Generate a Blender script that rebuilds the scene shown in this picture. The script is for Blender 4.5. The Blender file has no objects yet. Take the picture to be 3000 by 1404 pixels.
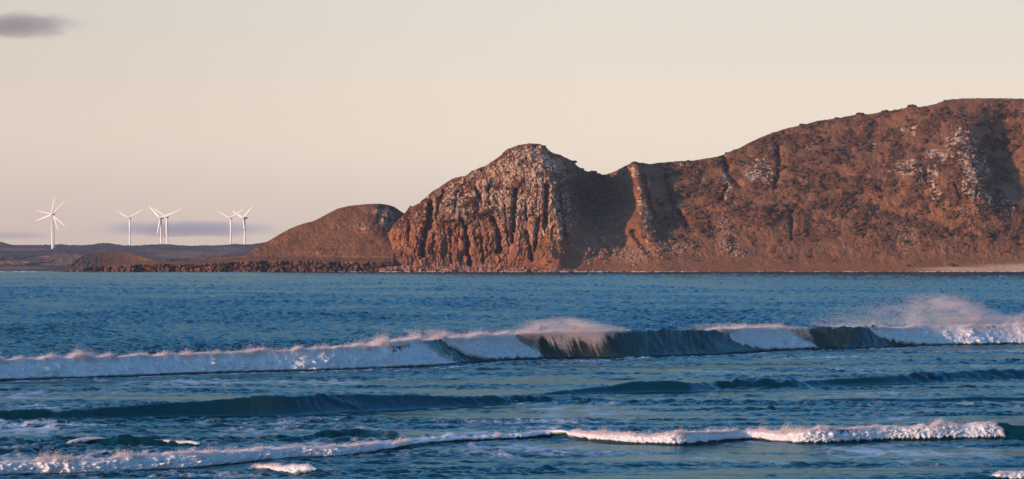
import bpy, math
import numpy as np
from mathutils import Vector, Matrix

# ---------------------------------------------------------------- frame / camera constants
W, H = 3000.0, 1404.0
FOV = math.radians(15.0)
F = (W / 2) / math.tan(FOV / 2)          # focal length in photo pixels
CAMH = 9.0                               # eye height above the water (m)
HOR = 760.0                              # photo row of the horizon
RNG = np.random.default_rng(7)
SC = bpy.context.scene
COL = SC.collection

def wx(px, d): return (np.asarray(px) - W / 2) / F * d
def wz(py, d): return CAMH + (HOR - np.asarray(py)) / F * d

# ---------------------------------------------------------------- numpy noise
_perm = np.random.default_rng(11).permutation(256)
_perm = np.concatenate([_perm, _perm, _perm]).astype(np.int64)
_grad = np.random.default_rng(12).normal(size=(256, 3))
_grad /= np.linalg.norm(_grad, axis=1)[:, None]

def perlin(x, y, z=0.0):
    x, y, z = np.broadcast_arrays(np.asarray(x, float), np.asarray(y, float), np.asarray(z, float))
    xi, yi, zi = np.floor(x), np.floor(y), np.floor(z)
    xf, yf, zf = x - xi, y - yi, z - zi
    xi = xi.astype(np.int64) & 255; yi = yi.astype(np.int64) & 255; zi = zi.astype(np.int64) & 255
    u = xf * xf * xf * (xf * (xf * 6 - 15) + 10)
    v = yf * yf * yf * (yf * (yf * 6 - 15) + 10)
    w = zf * zf * zf * (zf * (zf * 6 - 15) + 10)
    def g(a, b, c):
        h = _perm[_perm[_perm[xi + a] + yi + b] + zi + c]
        gr = _grad[h]
        return gr[..., 0] * (xf - a) + gr[..., 1] * (yf - b) + gr[..., 2] * (zf - c)
    def lerp(a, b, t): return a + t * (b - a)
    x00 = lerp(g(0, 0, 0), g(1, 0, 0), u); x10 = lerp(g(0, 1, 0), g(1, 1, 0), u)
    x01 = lerp(g(0, 0, 1), g(1, 0, 1), u); x11 = lerp(g(0, 1, 1), g(1, 1, 1), u)
    return 1.6 * lerp(lerp(x00, x10, v), lerp(x01, x11, v), w)

def fbm(x, y, z=0.0, o=4, gain=0.5, lac=2.03):
    s, a = 0.0, 1.0
    for k in range(o):
        s = s + a * perlin(x + 17.3 * k, y + 9.1 * k, z + 5.7 * k)
        x, y, z = x * lac, y * lac, z * lac
        a *= gain
    return s

def ridged(x, y, z=0.0, o=4, gain=0.5, lac=2.03):
    s, a = 0.0, 1.0
    for k in range(o):
        s = s + a * (1 - 2 * np.abs(perlin(x + 13.3 * k, y + 7.1 * k, z + 3.7 * k)))
        x, y, z = x * lac, y * lac, z * lac
        a *= gain
    return s

def cells(x, y, seed=0):
    """jittered cell noise: per-cell value in -1..1 and distance to the cell border"""
    x, y = np.broadcast_arrays(np.asarray(x, float), np.asarray(y, float))
    xi, yi = np.floor(x), np.floor(y)
    f1 = np.full(x.shape, 9.0); f2 = np.full(x.shape, 9.0); val = np.zeros(x.shape)
    for a in (-1, 0, 1):
        for b in (-1, 0, 1):
            cx, cy = (xi + a).astype(np.int64), (yi + b).astype(np.int64)
            h = _perm[(_perm[(cx + seed) & 255] + cy) & 255]
            h2 = _perm[h + 57]; h3 = _perm[h + 111]
            d = np.hypot(cx + 0.15 + 0.7 * h / 255.0 - x, cy + 0.15 + 0.7 * h2 / 255.0 - y)
            nearer = d < f1
            f2 = np.where(nearer, f1, np.minimum(f2, d)); val = np.where(nearer, h3 / 127.5 - 1, val); f1 = np.where(nearer, d, f1)
    return val, f2 - f1

def sstep(a, b, x):
    t = np.clip((x - a) / (b - a), 0, 1)
    return t * t * (3 - 2 * t)

def smooth1(y, k):
    r = int(3 * k); ker = np.exp(-0.5 * (np.arange(-r, r + 1) / k) ** 2); ker /= ker.sum()
    return np.convolve(np.pad(y, r, mode='edge'), ker, mode='valid')

def curve(pts, k=4.0, lo=-800, hi=3800):
    xs = np.arange(lo, hi + 1, 2.0)
    p = np.array(pts, float)
    y = smooth1(np.interp(xs, p[:, 0], p[:, 1]), k)
    return lambda q: np.interp(q, xs, y)

def tps(pts):
    p = np.array(pts, float)
    c, v = p[:, :2] / 100.0, p[:, 2]
    n = len(p)
    def U(r2): return np.where(r2 > 1e-12, r2 * np.log(np.maximum(r2, 1e-12)), 0)
    K = U(((c[:, None] - c[None]) ** 2).sum(-1)) + 0.02 * np.eye(n)
    P = np.c_[np.ones(n), c]
    A = np.zeros((n + 3, n + 3)); A[:n, :n] = K; A[:n, n:] = P; A[n:, :n] = P.T
    s = np.linalg.solve(A, np.r_[v, 0, 0, 0])
    def f(x, y):
        x, y = np.asarray(x) / 100.0, np.asarray(y) / 100.0
        o = s[n] + s[n + 1] * x + s[n + 2] * y
        for k in range(n):
            o = o + s[k] * U((x - c[k, 0]) ** 2 + (y - c[k, 1]) ** 2)
        return o
    return f

def blobs(x, y, lst):
    o = np.zeros_like(x, dtype=float)
    for cx, cy, rx, ry, s in lst:
        o = np.maximum(o, s * np.exp(-(((x - cx) / rx) ** 2 + ((y - cy) / ry) ** 2) ** 1.5))
    return o

def seg_dist(x, y, pts):
    d = np.full(np.shape(x), 1e9)
    for (x0, y0), (x1, y1) in zip(pts[:-1], pts[1:]):
        vx, vy = x1 - x0, y1 - y0
        t = np.clip(((x - x0) * vx + (y - y0) * vy) / (vx * vx + vy * vy), 0, 1)
        d = np.minimum(d, np.hypot(x - x0 - t * vx, y - y0 - t * vy))
    return d

# ---------------------------------------------------------------- mesh helpers
def raw_mesh(name, co, faces, mat, parent=None, smooth=True, attrs=None):
    """co (N,3); faces (M,k) index array"""
    me = bpy.data.meshes.new(name)
    co = np.ascontiguousarray(co, dtype=np.float32); faces = np.asarray(faces, dtype=np.int32)
    m, k = faces.shape
    me.vertices.add(len(co)); me.vertices.foreach_set('co', co.ravel())
    me.loops.add(m * k); me.loops.foreach_set('vertex_index', np.ascontiguousarray(faces).ravel())
    me.polygons.add(m)
    me.polygons.foreach_set('loop_start', np.arange(0, m * k, k, dtype=np.int32))
    me.update(calc_edges=True)
    me.polygons.foreach_set('use_smooth', np.full(m, smooth))
    for an, av in (attrs or {}).items():
        a = me.attributes.new(an, 'FLOAT', 'POINT')
        a.data.foreach_set('value', np.ascontiguousarray(av, dtype=np.float32).ravel())
    me.materials.append(mat)
    o = bpy.data.objects.new(name, me); COL.objects.link(o)
    if parent: o.parent = parent
    return o

def grid_faces(r, c, keep=None):
    i = np.arange(r - 1)[:, None] * c + np.arange(c - 1)[None]
    f = np.stack([i, i + 1, i + c + 1, i + c], -1)
    if keep is not None: return f[keep]
    return f.reshape(-1, 4)

def compact(co, faces, attrs):
    used = np.unique(faces)
    mp = np.full(len(co), -1, dtype=np.int64); mp[used] = np.arange(len(used))
    return co[used], mp[faces], {k: v[used] for k, v in attrs.items()}

def structure(o, label=None):
    o['kind'] = 'structure'
    if label: o['label'] = label
    return o
def stuff(o, label=None):
    o['kind'] = 'stuff'
    if label: o['label'] = label
    return o
def thing(o, label, cat, group=None):
    o['label'] = label; o['category'] = cat
    if group: o['group'] = group
    return o
def empty(name, loc=(0, 0, 0), rz=0.0):
    e = bpy.data.objects.new(name, None); COL.objects.link(e)
    e.location = loc; e.rotation_euler = (0, 0, rz); e.empty_display_size = 0.5
    return e

def ico(sub):
    t = (1 + 5 ** .5) / 2
    v = [(-1, t, 0), (1, t, 0), (-1, -t, 0), (1, -t, 0), (0, -1, t), (0, 1, t), (0, -1, -t), (0, 1, -t), (t, 0, -1), (t, 0, 1), (-t, 0, -1), (-t, 0, 1)]
    f = [(0, 11, 5), (0, 5, 1), (0, 1, 7), (0, 7, 10), (0, 10, 11), (1, 5, 9), (5, 11, 4), (11, 10, 2), (10, 7, 6), (7, 1, 8), (3, 9, 4), (3, 4, 2), (3, 2, 6), (3, 6, 8), (3, 8, 9), (4, 9, 5), (2, 4, 11), (6, 2, 10), (8, 6, 7), (9, 8, 1)]
    v = [np.array(p) / np.linalg.norm(p) for p in v]
    for _ in range(sub):
        cache, nf = {}, []
        def mid(a, b):
            k = (min(a, b), max(a, b))
            if k not in cache:
                m = v[a] + v[b]; v.append(m / np.linalg.norm(m)); cache[k] = len(v) - 1
            return cache[k]
        for a, b, c in f:
            x, y, z = mid(a, b), mid(b, c), mid(c, a)
            nf += [(a, x, z), (b, y, x), (c, z, y), (x, y, z)]
        f = nf
    return np.array(v), np.array(f)

def scatter_lumps(name, pos, size, mat, sub=1, rough=0.35, squash=(1, 1, 0.75), seed=1, smooth=False, parent=None):
    v, f = ico(sub)
    n = len(pos); rg = np.random.default_rng(seed)
    d = 1 + rough * rg.normal(size=(n, len(v)))
    d = np.clip(d, 0.35, 1.9)
    sq = np.array(squash)[None] * (1 + 0.25 * rg.normal(size=(n, 3)))
    co = pos[:, None, :] + v[None] * d[..., None] * sq[:, None, :] * size[:, None, None]
    fa = f[None] + (np.arange(n) * len(v))[:, None, None]
    return raw_mesh(name, co.reshape(-1, 3), fa.reshape(-1, 3), mat, parent, smooth)

def droplets(name, pos, size, mat, parent=None, seed=3):
    tet = np.array([(1, 1, 1), (1, -1, -1), (-1, 1, -1), (-1, -1, 1)], float) / 1.732
    rg = np.random.default_rng(seed); n = len(pos)
    a, b, c = rg.uniform(0, 6.283, (3, n))
    ca, sa, cb, sb, cc, sc_ = np.cos(a), np.sin(a), np.cos(b), np.sin(b), np.cos(c), np.sin(c)
    R = np.empty((n, 3, 3))
    R[:, 0] = np.stack([ca * cb, ca * sb * sc_ - sa * cc, ca * sb * cc + sa * sc_], -1)
    R[:, 1] = np.stack([sa * cb, sa * sb * sc_ + ca * cc, sa * sb * cc - ca * sc_], -1)
    R[:, 2] = np.stack([-sb, cb * sc_, cb * cc], -1)
    co = pos[:, None, :] + np.einsum('nij,kj->nki', R, tet) * size[:, None, None]
    f = np.array([(0, 1, 2), (0, 3, 1), (0, 2, 3), (1, 3, 2)])
    fa = f[None] + (np.arange(n) * 4)[:, None, None]
    return raw_mesh(name, co.reshape(-1, 3), fa.reshape(-1, 3), mat, parent, False)

# ---------------------------------------------------------------- materials
class NT:
    def __init__(s, name):
        s.m = bpy.data.materials.new(name); s.m.use_nodes = True
        s.t = s.m.node_tree; s.n = s.t.nodes; s.n.clear()
        s.out = s.n.new('ShaderNodeOutputMaterial')
    def new(s, typ, **kw):
        n = s.n.new(typ)
        for k, v in kw.items(): setattr(n, k, v)
        return n
    def link(s, a, b): s.t.links.new(a, b)
    def val(s, sock, v):
        if hasattr(v, 'is_linked') or hasattr(v, 'links'): s.link(v, sock)
        else: sock.default_value = v
    def pos(s):
        return s.new('ShaderNodeNewGeometry').outputs['Position']
    def attr(s, name):
        return s.new('ShaderNodeAttribute', attribute_name=name).outputs['Fac']
    def mapping(s, v, scale):
        n = s.new('ShaderNodeVectorMath', operation='MULTIPLY'); s.link(v, n.inputs[0]); n.inputs[1].default_value = scale
        return n.outputs[0]
    def noise(s, v, scale, detail=4, rough=0.55, dist=0.0):
        n = s.new('ShaderNodeTexNoise'); s.link(v, n.inputs['Vector'])
        n.inputs['Scale'].default_value = scale; n.inputs['Detail'].default_value = detail
        n.inputs['Roughness'].default_value = rough; n.inputs['Distortion'].default_value = dist
        return n.outputs['Fac']
    def ramp(s, fac, a, b):
        n = s.new('ShaderNodeMapRange', interpolation_type='SMOOTHSTEP'); s.link(fac, n.inputs[0])
        n.inputs[1].default_value = a; n.inputs[2].default_value = b
        return n.outputs[0]
    def math(s, op, a, b=0.0):
        n = s.new('ShaderNodeMath', operation=op); s.val(n.inputs[0], a); s.val(n.inputs[1], b)
        return n.outputs[0]
    def mix(s, fac, a, b):
        n = s.new('ShaderNodeMix', data_type='RGBA')
        s.val(n.inputs[0], fac)
        for i, v in ((6, a), (7, b)):
            if isinstance(v, tuple): n.inputs[i].default_value = (*v, 1)
            else: s.link(v, n.inputs[i])
        return n.outputs[2]
    def bump(s, h, strength, dist, normal=None):
        n = s.new('ShaderNodeBump'); s.link(h, n.inputs['Height'])
        n.inputs['Strength'].default_value = strength; n.inputs['Distance'].default_value = dist
        if normal is not None: s.link(normal, n.inputs['Normal'])
        return n.outputs[0]
    def principled(s, color, rough=0.9, spec=0.2, normal=None):
        n = s.new('ShaderNodeBsdfPrincipled')
        if isinstance(color, tuple): n.inputs['Base Color'].default_value = (*color, 1)
        else: s.link(color, n.inputs['Base Color'])
        s.val(n.inputs['Roughness'], rough)
        n.inputs['Specular IOR Level'].default_value = spec
        if normal is not None: s.link(normal, n.inputs['Normal'])
        return n
    def done(s, shader):
        s.link(shader, s.out.inputs['Surface']); return s.m

def land_material():
    t = NT('headland'); p = t.pos()
    rock, scrub, scree, red, sand = (t.attr(a) for a in ('rock', 'scrub', 'scree', 'red', 'sand'))
    n1 = t.noise(p, 0.05, 5, 0.6); n2 = t.noise(p, 0.35, 5, 0.65); n3 = t.noise(p, 1.3, 3, 0.6)
    pv = t.mapping(p, (1.0, 1.0, 0.28))
    nv = t.noise(pv, 0.45, 5, 0.65, 0.4)
    grass = t.mix(t.ramp(n1, 0.35, 0.65), (0.186, 0.080, 0.038), (0.250, 0.109, 0.051))
    grass = t.mix(t.ramp(n2, 0.45, 0.75), grass, (0.125, 0.055, 0.031))
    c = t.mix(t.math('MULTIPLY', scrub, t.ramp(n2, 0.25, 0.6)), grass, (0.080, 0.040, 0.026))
    pale = t.mix(t.ramp(nv, 0.36, 0.58), (0.105, 0.058, 0.036), (0.56, 0.375, 0.25))
    redc = t.mix(t.ramp(nv, 0.35, 0.65), (0.095, 0.038, 0.024), (0.38, 0.145, 0.068))
    rk = t.mix(red, pale, redc)
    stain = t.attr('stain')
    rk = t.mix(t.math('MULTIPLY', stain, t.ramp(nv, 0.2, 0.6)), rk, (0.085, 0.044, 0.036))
    rk = t.mix(t.math('MULTIPLY', t.ramp(n3, 0.55, 0.72), 0.7), rk, (0.07, 0.042, 0.03))
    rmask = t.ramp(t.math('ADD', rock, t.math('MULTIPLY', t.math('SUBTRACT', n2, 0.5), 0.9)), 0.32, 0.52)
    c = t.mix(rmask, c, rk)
    sc = t.mix(t.ramp(n3, 0.4, 0.6), (0.17, 0.085, 0.055), (0.29, 0.165, 0.11))
    c = t.mix(t.ramp(t.math('ADD', scree, t.math('MULTIPLY', t.math('SUBTRACT', n2, 0.5), 0.8)), 0.3, 0.6), c, sc)
    c = t.mix(sand, c, (0.52, 0.36, 0.25))
    h = t.math('ADD', t.math('MULTIPLY', n2, 1.0), t.math('MULTIPLY', n3, 0.5))
    return t.done(t.principled(c, 0.95, 0.1, t.bump(h, 0.9, 1.1)).outputs[0])

def far_material():
    t = NT('far land'); p = t.pos()
    ps = t.mapping(p, (1.0, 0.35, 2.0))
    n1 = t.noise(ps, 0.008, 5, 0.6, 0.6); n2 = t.noise(p, 0.06, 4, 0.6)
    tan = t.attr('tan'); sand = t.attr('sand')
    a = t.mix(t.ramp(n2, 0.4, 0.65), (0.075, 0.052, 0.045), (0.115, 0.072, 0.052))
    b = t.mix(t.ramp(n2, 0.35, 0.65), (0.17, 0.090, 0.052), (0.29, 0.155, 0.085))
    c = t.mix(t.ramp(t.math('ADD', t.math('MULTIPLY', n1, 0.9), t.math('MULTIPLY', tan, 0.5)), 0.5, 0.72), a, b)
    c = t.mix(sand, c, (0.42, 0.31, 0.24))
    return t.done(t.principled(c, 0.95, 0.1, t.bump(n2, 0.8, 4.0)).outputs[0])

def shelf_material():
    t = NT('shelf rock'); p = t.pos()
    n = t.noise(t.mapping(p, (0.4, 0.4, 2.5)), 0.8, 5, 0.65); n2 = t.noise(p, 0.3, 4, 0.6)
    c = t.mix(t.ramp(n, 0.38, 0.62), (0.14, 0.045, 0.026), (0.52, 0.27, 0.16))
    c = t.mix(t.ramp(n2, 0.55, 0.75), c, (0.30, 0.095, 0.055))
    return t.done(t.principled(c, 0.85, 0.3, t.bump(n, 0.9, 0.6)).outputs[0])

def darkrock_material():
    t = NT('dark shore rock'); p = t.pos()
    n = t.noise(t.mapping(p, (1, 1, 0.35)), 0.5, 5, 0.65)
    c = t.mix(t.ramp(n, 0.38, 0.66), (0.030, 0.017, 0.013), (0.17, 0.080, 0.046))  # near-black and brown patches mixed by noise
    return t.done(t.principled(c, 0.8, 0.3, t.bump(n, 0.9, 0.8)).outputs[0])

def scrub_material():
    t = NT('scrub'); p = t.pos()
    n = t.noise(p, 0.25, 3, 0.6)
    c = t.mix(t.ramp(n, 0.35, 0.65), (0.048, 0.028, 0.017), (0.115, 0.058, 0.031))
    return t.done(t.principled(c, 0.95, 0.1).outputs[0])

def scree_material():
    t = NT('scree'); p = t.pos()
    n = t.noise(p, 0.7, 3, 0.6)
    c = t.mix(t.ramp(n, 0.35, 0.65), (0.15, 0.078, 0.050), (0.32, 0.19, 0.125))
    return t.done(t.principled(c, 0.95, 0.1).outputs[0])

SEA_DEEP = (0.001, 0.025, 0.033)
def sea_material():
    t = NT('sea water'); p = t.pos()
    green, foam, rip = t.attr('green'), t.attr('foam'), t.attr('ripple')
    ps = t.mapping(p, (1.0, 0.55, 1.0))
    n1 = t.noise(ps, 0.9, 4, 0.6); n2 = t.noise(ps, 3.2, 3, 0.6)
    hh = t.math('ADD', n1, t.math('MULTIPLY', n2, 0.35))
    hh = t.math('MULTIPLY', hh, rip)
    nrm = t.bump(hh, 0.55, 0.35)
    big = t.noise(t.mapping(p, (1.0, 0.3, 1.0)), 0.02, 3, 0.55)
    c = t.mix(t.ramp(big, 0.35, 0.65), SEA_DEEP, (0.002, 0.032, 0.040))
    c = t.mix(t.math('MULTIPLY', green, 0.9), c, (0.036, 0.056, 0.046))
    lace = t.ramp(t.math('ADD', t.noise(t.mapping(p, (1.0, 0.4, 1.0)), 0.7, 6, 0.7, 0.6), t.math('MULTIPLY', foam, 0.35)), 0.66, 0.84)
    fm = t.math('MULTIPLY', t.math('MULTIPLY', lace, foam), 0.8)
    c = t.mix(fm, c, (0.75, 0.77, 0.80))
    rough = t.math('ADD', t.math('MULTIPLY', fm, 0.5), 0.10)
    df = t.new('ShaderNodeBsdfDiffuse'); t.link(c, df.inputs[0]); t.link(nrm, df.inputs['Normal'])
    gl = t.new('ShaderNodeBsdfGlossy'); gl.inputs['Color'].default_value = (0.58, 0.81, 0.89, 1); t.val(gl.inputs['Roughness'], rough); t.link(nrm, gl.inputs['Normal'])
    fr = t.new('ShaderNodeFresnel'); fr.inputs['IOR'].default_value = 1.333; t.link(nrm, fr.inputs['Normal'])
    # wave crests hide part of the mirror-like grazing facets, so the grazing limit stays well under one
    fac = t.math('MULTIPLY', t.math('MULTIPLY', fr.outputs[0], 0.46), t.math('SUBTRACT', 1.0, fm))
    mx = t.new('ShaderNodeMixShader'); t.link(fac, mx.inputs[0]); t.link(df.outputs[0], mx.inputs[1]); t.link(gl.outputs[0], mx.inputs[2])
    return t.done(mx.outputs[0])

def foam_material(name, col=(0.86, 0.88, 0.90), tl=0.3):
    t = NT(name); p = t.pos()
    n = t.noise(p, 5.0, 4, 0.65)
    c = t.mix(t.ramp(n, 0.3, 0.6), tuple(0.82 * x for x in col), col)
    d = t.new('ShaderNodeBsdfDiffuse'); t.link(c, d.inputs[0]); t.link(t.bump(n, 0.7, 0.12), d.inputs['Normal'])
    tr = t.new('ShaderNodeBsdfTranslucent'); t.link(c, tr.inputs[0])
    m = t.new('ShaderNodeMixShader'); m.inputs[0].default_value = tl
    t.link(d.outputs[0], m.inputs[1]); t.link(tr.outputs[0], m.inputs[2])
    return t.done(m.outputs[0])

def plain(name, col, rough=0.5, spec=0.4):
    t = NT(name); p = t.pos()
    n = t.noise(p, 0.4, 3)
    c = t.mix(n, tuple(0.9 * x for x in col), col)
    return t.done(t.principled(c, rough, spec).outputs[0])

M_LAND, M_FAR, M_SHELF, M_DARK = land_material(), far_material(), shelf_material(), darkrock_material()
M_SCRUB, M_SCREE, M_SEA = scrub_material(), scree_material(), sea_material()
M_FOAM, M_SPRAY = foam_material('sea foam', (0.93, 0.94, 0.95)), foam_material('sea spray', (0.95, 0.85, 0.81), 0.5)  # spray albedo carries the sun's warm pink; foam stays near white
M_WHITE, M_GREY = plain('white painted steel', (0.76, 0.73, 0.69), 0.45), plain('grey housing', (0.42, 0.40, 0.40), 0.5)

# ================================================================ SEA
YB = lambda py: CAMH * F / (py - HOR)       # distance of a sea-level point seen on row py

class Surf:
    """a wave line: pts (px, crest row, foot row)"""
    def __init__(s, pts, front, back, k=14, fadelo=None, fadehi=None, p=1.5, wob=0.16):
        p_ = np.array(pts, float)
        s.xs = np.arange(-800, 3801, 2.0)
        foot = smooth1(np.interp(s.xs, p_[:, 0], p_[:, 2]), k)
        crest = smooth1(np.interp(s.xs, p_[:, 0], p_[:, 1]), k)
        s.d = YB(foot)
        s.cos = 1 / np.sqrt(1 + (np.gradient(s.d, s.xs) / (s.d / F)) ** 2)
        h0 = CAMH - (crest - HOR) * s.d / F
        s.h = np.maximum(CAMH - (crest - HOR) * (s.d + front * h0 / s.cos) / F, 0)
        if fadelo: s.h *= sstep(fadelo[0], fadelo[1], s.xs)
        if fadehi: s.h *= 1 - sstep(fadehi[0], fadehi[1], s.xs)
        s.front, s.back, s.p = front, back, p
        s.h *= 1 + wob * fbm(s.xs / 150.0, 0.3 + front, back, 3)
        s.d = s.d * (1 + 0.003 * fbm(s.xs / 240.0, 1.3 + front, back, 2))
        X = wx(s.xs, s.d)
        tx, ty = np.gradient(X), np.gradient(s.d)
        L = np.hypot(tx, ty); tx, ty = smooth1(tx / L, 10), smooth1(ty / L, 10)
        s.nx, s.ny = ty, -tx                      # towards the shore (camera side)
    def at(s, name, q): return np.interp(q, s.xs, getattr(s, name))
    def z(s, px, Y):
        d, c, h = s.at('d', px), s.at('cos', px), s.at('h', px)
        n = (d - Y) * c
        a = s.front * h + 0.05
        u = np.clip(-n / a, 0, 1)
        zf = h * u ** s.p
        bk = np.clip((-n - a) / (s.back * h + 0.5), 0, 8)
        zb = h * np.exp(-bk ** 1.15)
        z = np.where(n > 0, 0, np.where(-n <= a, zf, zb))
        dip = -0.07 * h * np.exp(-((n - 0.8 * h) / (1.6 * h + 0.1)) ** 2)
        return z + dip, np.where((n < 0.6 * h) & (-n < a * 1.3 + 0.2), h, 0) * sstep(-0.05, 0.25, u)

WAVE_A = Surf([(-800, 1075, 1150), (0, 1046, 1112), (400, 1036, 1098), (800, 1022, 1085), (1000, 1012, 1080), (1250, 992, 1070),
               (1320, 989, 1064), (1450, 985, 1052), (1580, 979, 1048), (1700, 968, 1047), (1900, 967, 1043), (2150, 966, 1031),
               (2300, 961, 1022), (2550, 956, 1018), (2700, 951, 1010), (3000, 947, 1006), (3800, 938, 995)], 1.05, 4.5, k=24, p=1.9, wob=0.05)
WAVE_B = Surf([(-800, 1214, 1245), (0, 1205, 1232), (300, 1195, 1226), (600, 1172, 1219), (850, 1153, 1217), (1000, 1152, 1208),
               (1300, 1160, 1193), (1500, 1162, 1184), (1700, 1158, 1178), (1900, 1160, 1172), (3800, 1150, 1150)], 2.2, 4.5, k=34, fadehi=(1500, 1900), p=1.4, wob=0.08)
WAVE_C = Surf([(-800, 1160, 1160), (1450, 1150, 1160), (1680, 1140, 1156), (1780, 1130, 1152), (1850, 1118, 1150), (1960, 1112, 1147), (2040, 1120, 1147), (2100, 1118, 1140), (2220, 1105, 1136),
               (2320, 1110, 1136), (2420, 1108, 1130), (2600, 1100, 1126), (2900, 1084, 1112), (3000, 1082, 1108), (3800, 1060, 1085)], 2.2, 4.5, k=14, fadelo=(1450, 1790), p=1.4, wob=0.25)
WAVE_D = Surf([(-800, 1400, 1440), (0, 1352, 1390), (200, 1343, 1386), (400, 1332, 1376), (560, 1322, 1370), (722, 1313, 1352), (860, 1308, 1340), (1000, 1303, 1336),
               (1150, 1296, 1318), (1303, 1281, 1299), (1400, 1274, 1291), (1550, 1268, 1286), (1620, 1250, 1280), (1700, 1258, 1288), (1850, 1268, 1300), (2000, 1266, 1304),
               (2194, 1254, 1288), (2339, 1254, 1298), (2436, 1250, 1297), (2630, 1243, 1290), (2726, 1238, 1288), (2823, 1232, 1286), (2940, 1228, 1284), (3000, 1234, 1284), (3800, 1230, 1280)], 1.1, 5.0, k=9, p=1.4)
WAVE_E = Surf([(-800, 1186, 1186), (2200, 1186, 1186), (2450, 1166, 1176), (2700, 1168, 1178), (2860, 1163, 1176), (3000, 1163, 1174), (3800, 1160, 1172)], 2.5, 5, fadelo=(2250, 2450), p=1.3)
WAVE_G = Surf([(-800, 1300, 1300), (820, 1300, 1300), (930, 1266, 1286), (1050, 1258, 1282), (1160, 1268, 1290), (1240, 1300, 1300), (3800, 1300, 1300)], 2.2, 4, k=10, fadelo=(860, 940), fadehi=(1120, 1220), p=1.3)
WAVE_I = Surf([(-800, 1310, 1310), (150, 1310, 1310), (225, 1290, 1308), (300, 1281, 1305), (350, 1284, 1307), (420, 1288, 1306), (540, 1293, 1309), (640, 1304, 1310), (3800, 1310, 1310)], 1.6, 5, k=7, fadelo=(170, 230), fadehi=(540, 640), p=1.4)
WAVE_K = Surf([(-800, 1392, 1392), (690, 1392, 1392), (740, 1364, 1372), (820, 1363, 1385), (890, 1366, 1390), (960, 1378, 1390), (1050, 1390, 1390), (3800, 1390, 1390)], 1.3, 5, k=7, fadelo=(700, 740), fadehi=(900, 1030), p=1.4)
WAVE_L = Surf([(-800, 1420, 1420), (2780, 1412, 1420), (2900, 1396, 1412), (2960, 1386, 1410), (3100, 1380, 1410), (3800, 1380, 1410)], 1.3, 5, k=7, fadelo=(2760, 2900), p=1.4)
WAVE_A.h *= 1 - 0.17 * (1 - sstep(1180, 1330, WAVE_A.xs)) - 0.10 * sstep(2520, 2640, WAVE_A.xs)
WAVE_D.h *= 0.78
WAVES = [WAVE_A, WAVE_B, WAVE_C, WAVE_D, WAVE_E, WAVE_G, WAVE_I, WAVE_K, WAVE_L]

def ocean_tile(L, N, lmin, lmax, lpk, wind, spread, seed):
    rg = np.random.default_rng(seed)
    k1 = 2 * np.pi * np.fft.fftfreq(N, L / N)
    kx, ky = np.meshgrid(k1, k1, indexing='xy')
    k = np.hypot(kx, ky); k[0, 0] = 1e-6
    kp = 2 * np.pi / lpk
    S = k ** -4.0 * np.exp(-0.9 * (kp / k) ** 2)
    S[(k < 2 * np.pi / lmax) | (k > 2 * np.pi / lmin)] = 0
    cosd = (kx * wind[0] + ky * wind[1]) / k
    S *= (np.abs(cosd) ** spread) * (0.25 + 0.75 * (cosd > 0)) + 0.04
    A = np.sqrt(S) * (rg.normal(size=(N, N)) + 1j * rg.normal(size=(N, N)))
    h = np.fft.ifft2(A).real
    r = h.std()
    dx = np.fft.ifft2(-1j * kx / k * A).real; dy = np.fft.ifft2(-1j * ky / k * A).real
    return h / r, dx / r, dy / r, L, N

def tile_at(T, x, y):
    h, dx, dy, L, N = T
    u, v = (x / L * N) % N, (y / L * N) % N
    i, j = u.astype(np.int64), v.astype(np.int64); fu, fv = u - i, v - j
    i %= N; j %= N; i1, j1 = (i + 1) % N, (j + 1) % N
    w = ((1 - fu) * (1 - fv), fu * (1 - fv), (1 - fu) * fv, fu * fv)
    g = lambda a: a[j, i] * w[0] + a[j, i1] * w[1] + a[j1, i] * w[2] + a[j1, i1] * w[3]
    return g(h), g(dx), g(dy)

def nrm2(a): a = np.array(a, float); return a / np.hypot(*a)
T_BIG = ocean_tile(301.0, 1024, 1.0, 20.0, 2.4, nrm2((0.45, -0.9)), 2, 21)
T_MID = ocean_tile(61.0, 512, 0.5, 4.0, 1.7, nrm2((0.15, -1.0)), 2, 22)
T_FINE = ocean_tile(23.0, 512, 0.3, 1.2, 0.9, nrm2((-0.2, -1.0)), 1, 23)

def surf_z(px, Y):
    z = np.zeros_like(Y); face = np.zeros_like(Y)
    for w in WAVES:
        a, b = w.z(px, Y); z = z + a; face = np.maximum(face, b)
    return z, face

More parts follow.
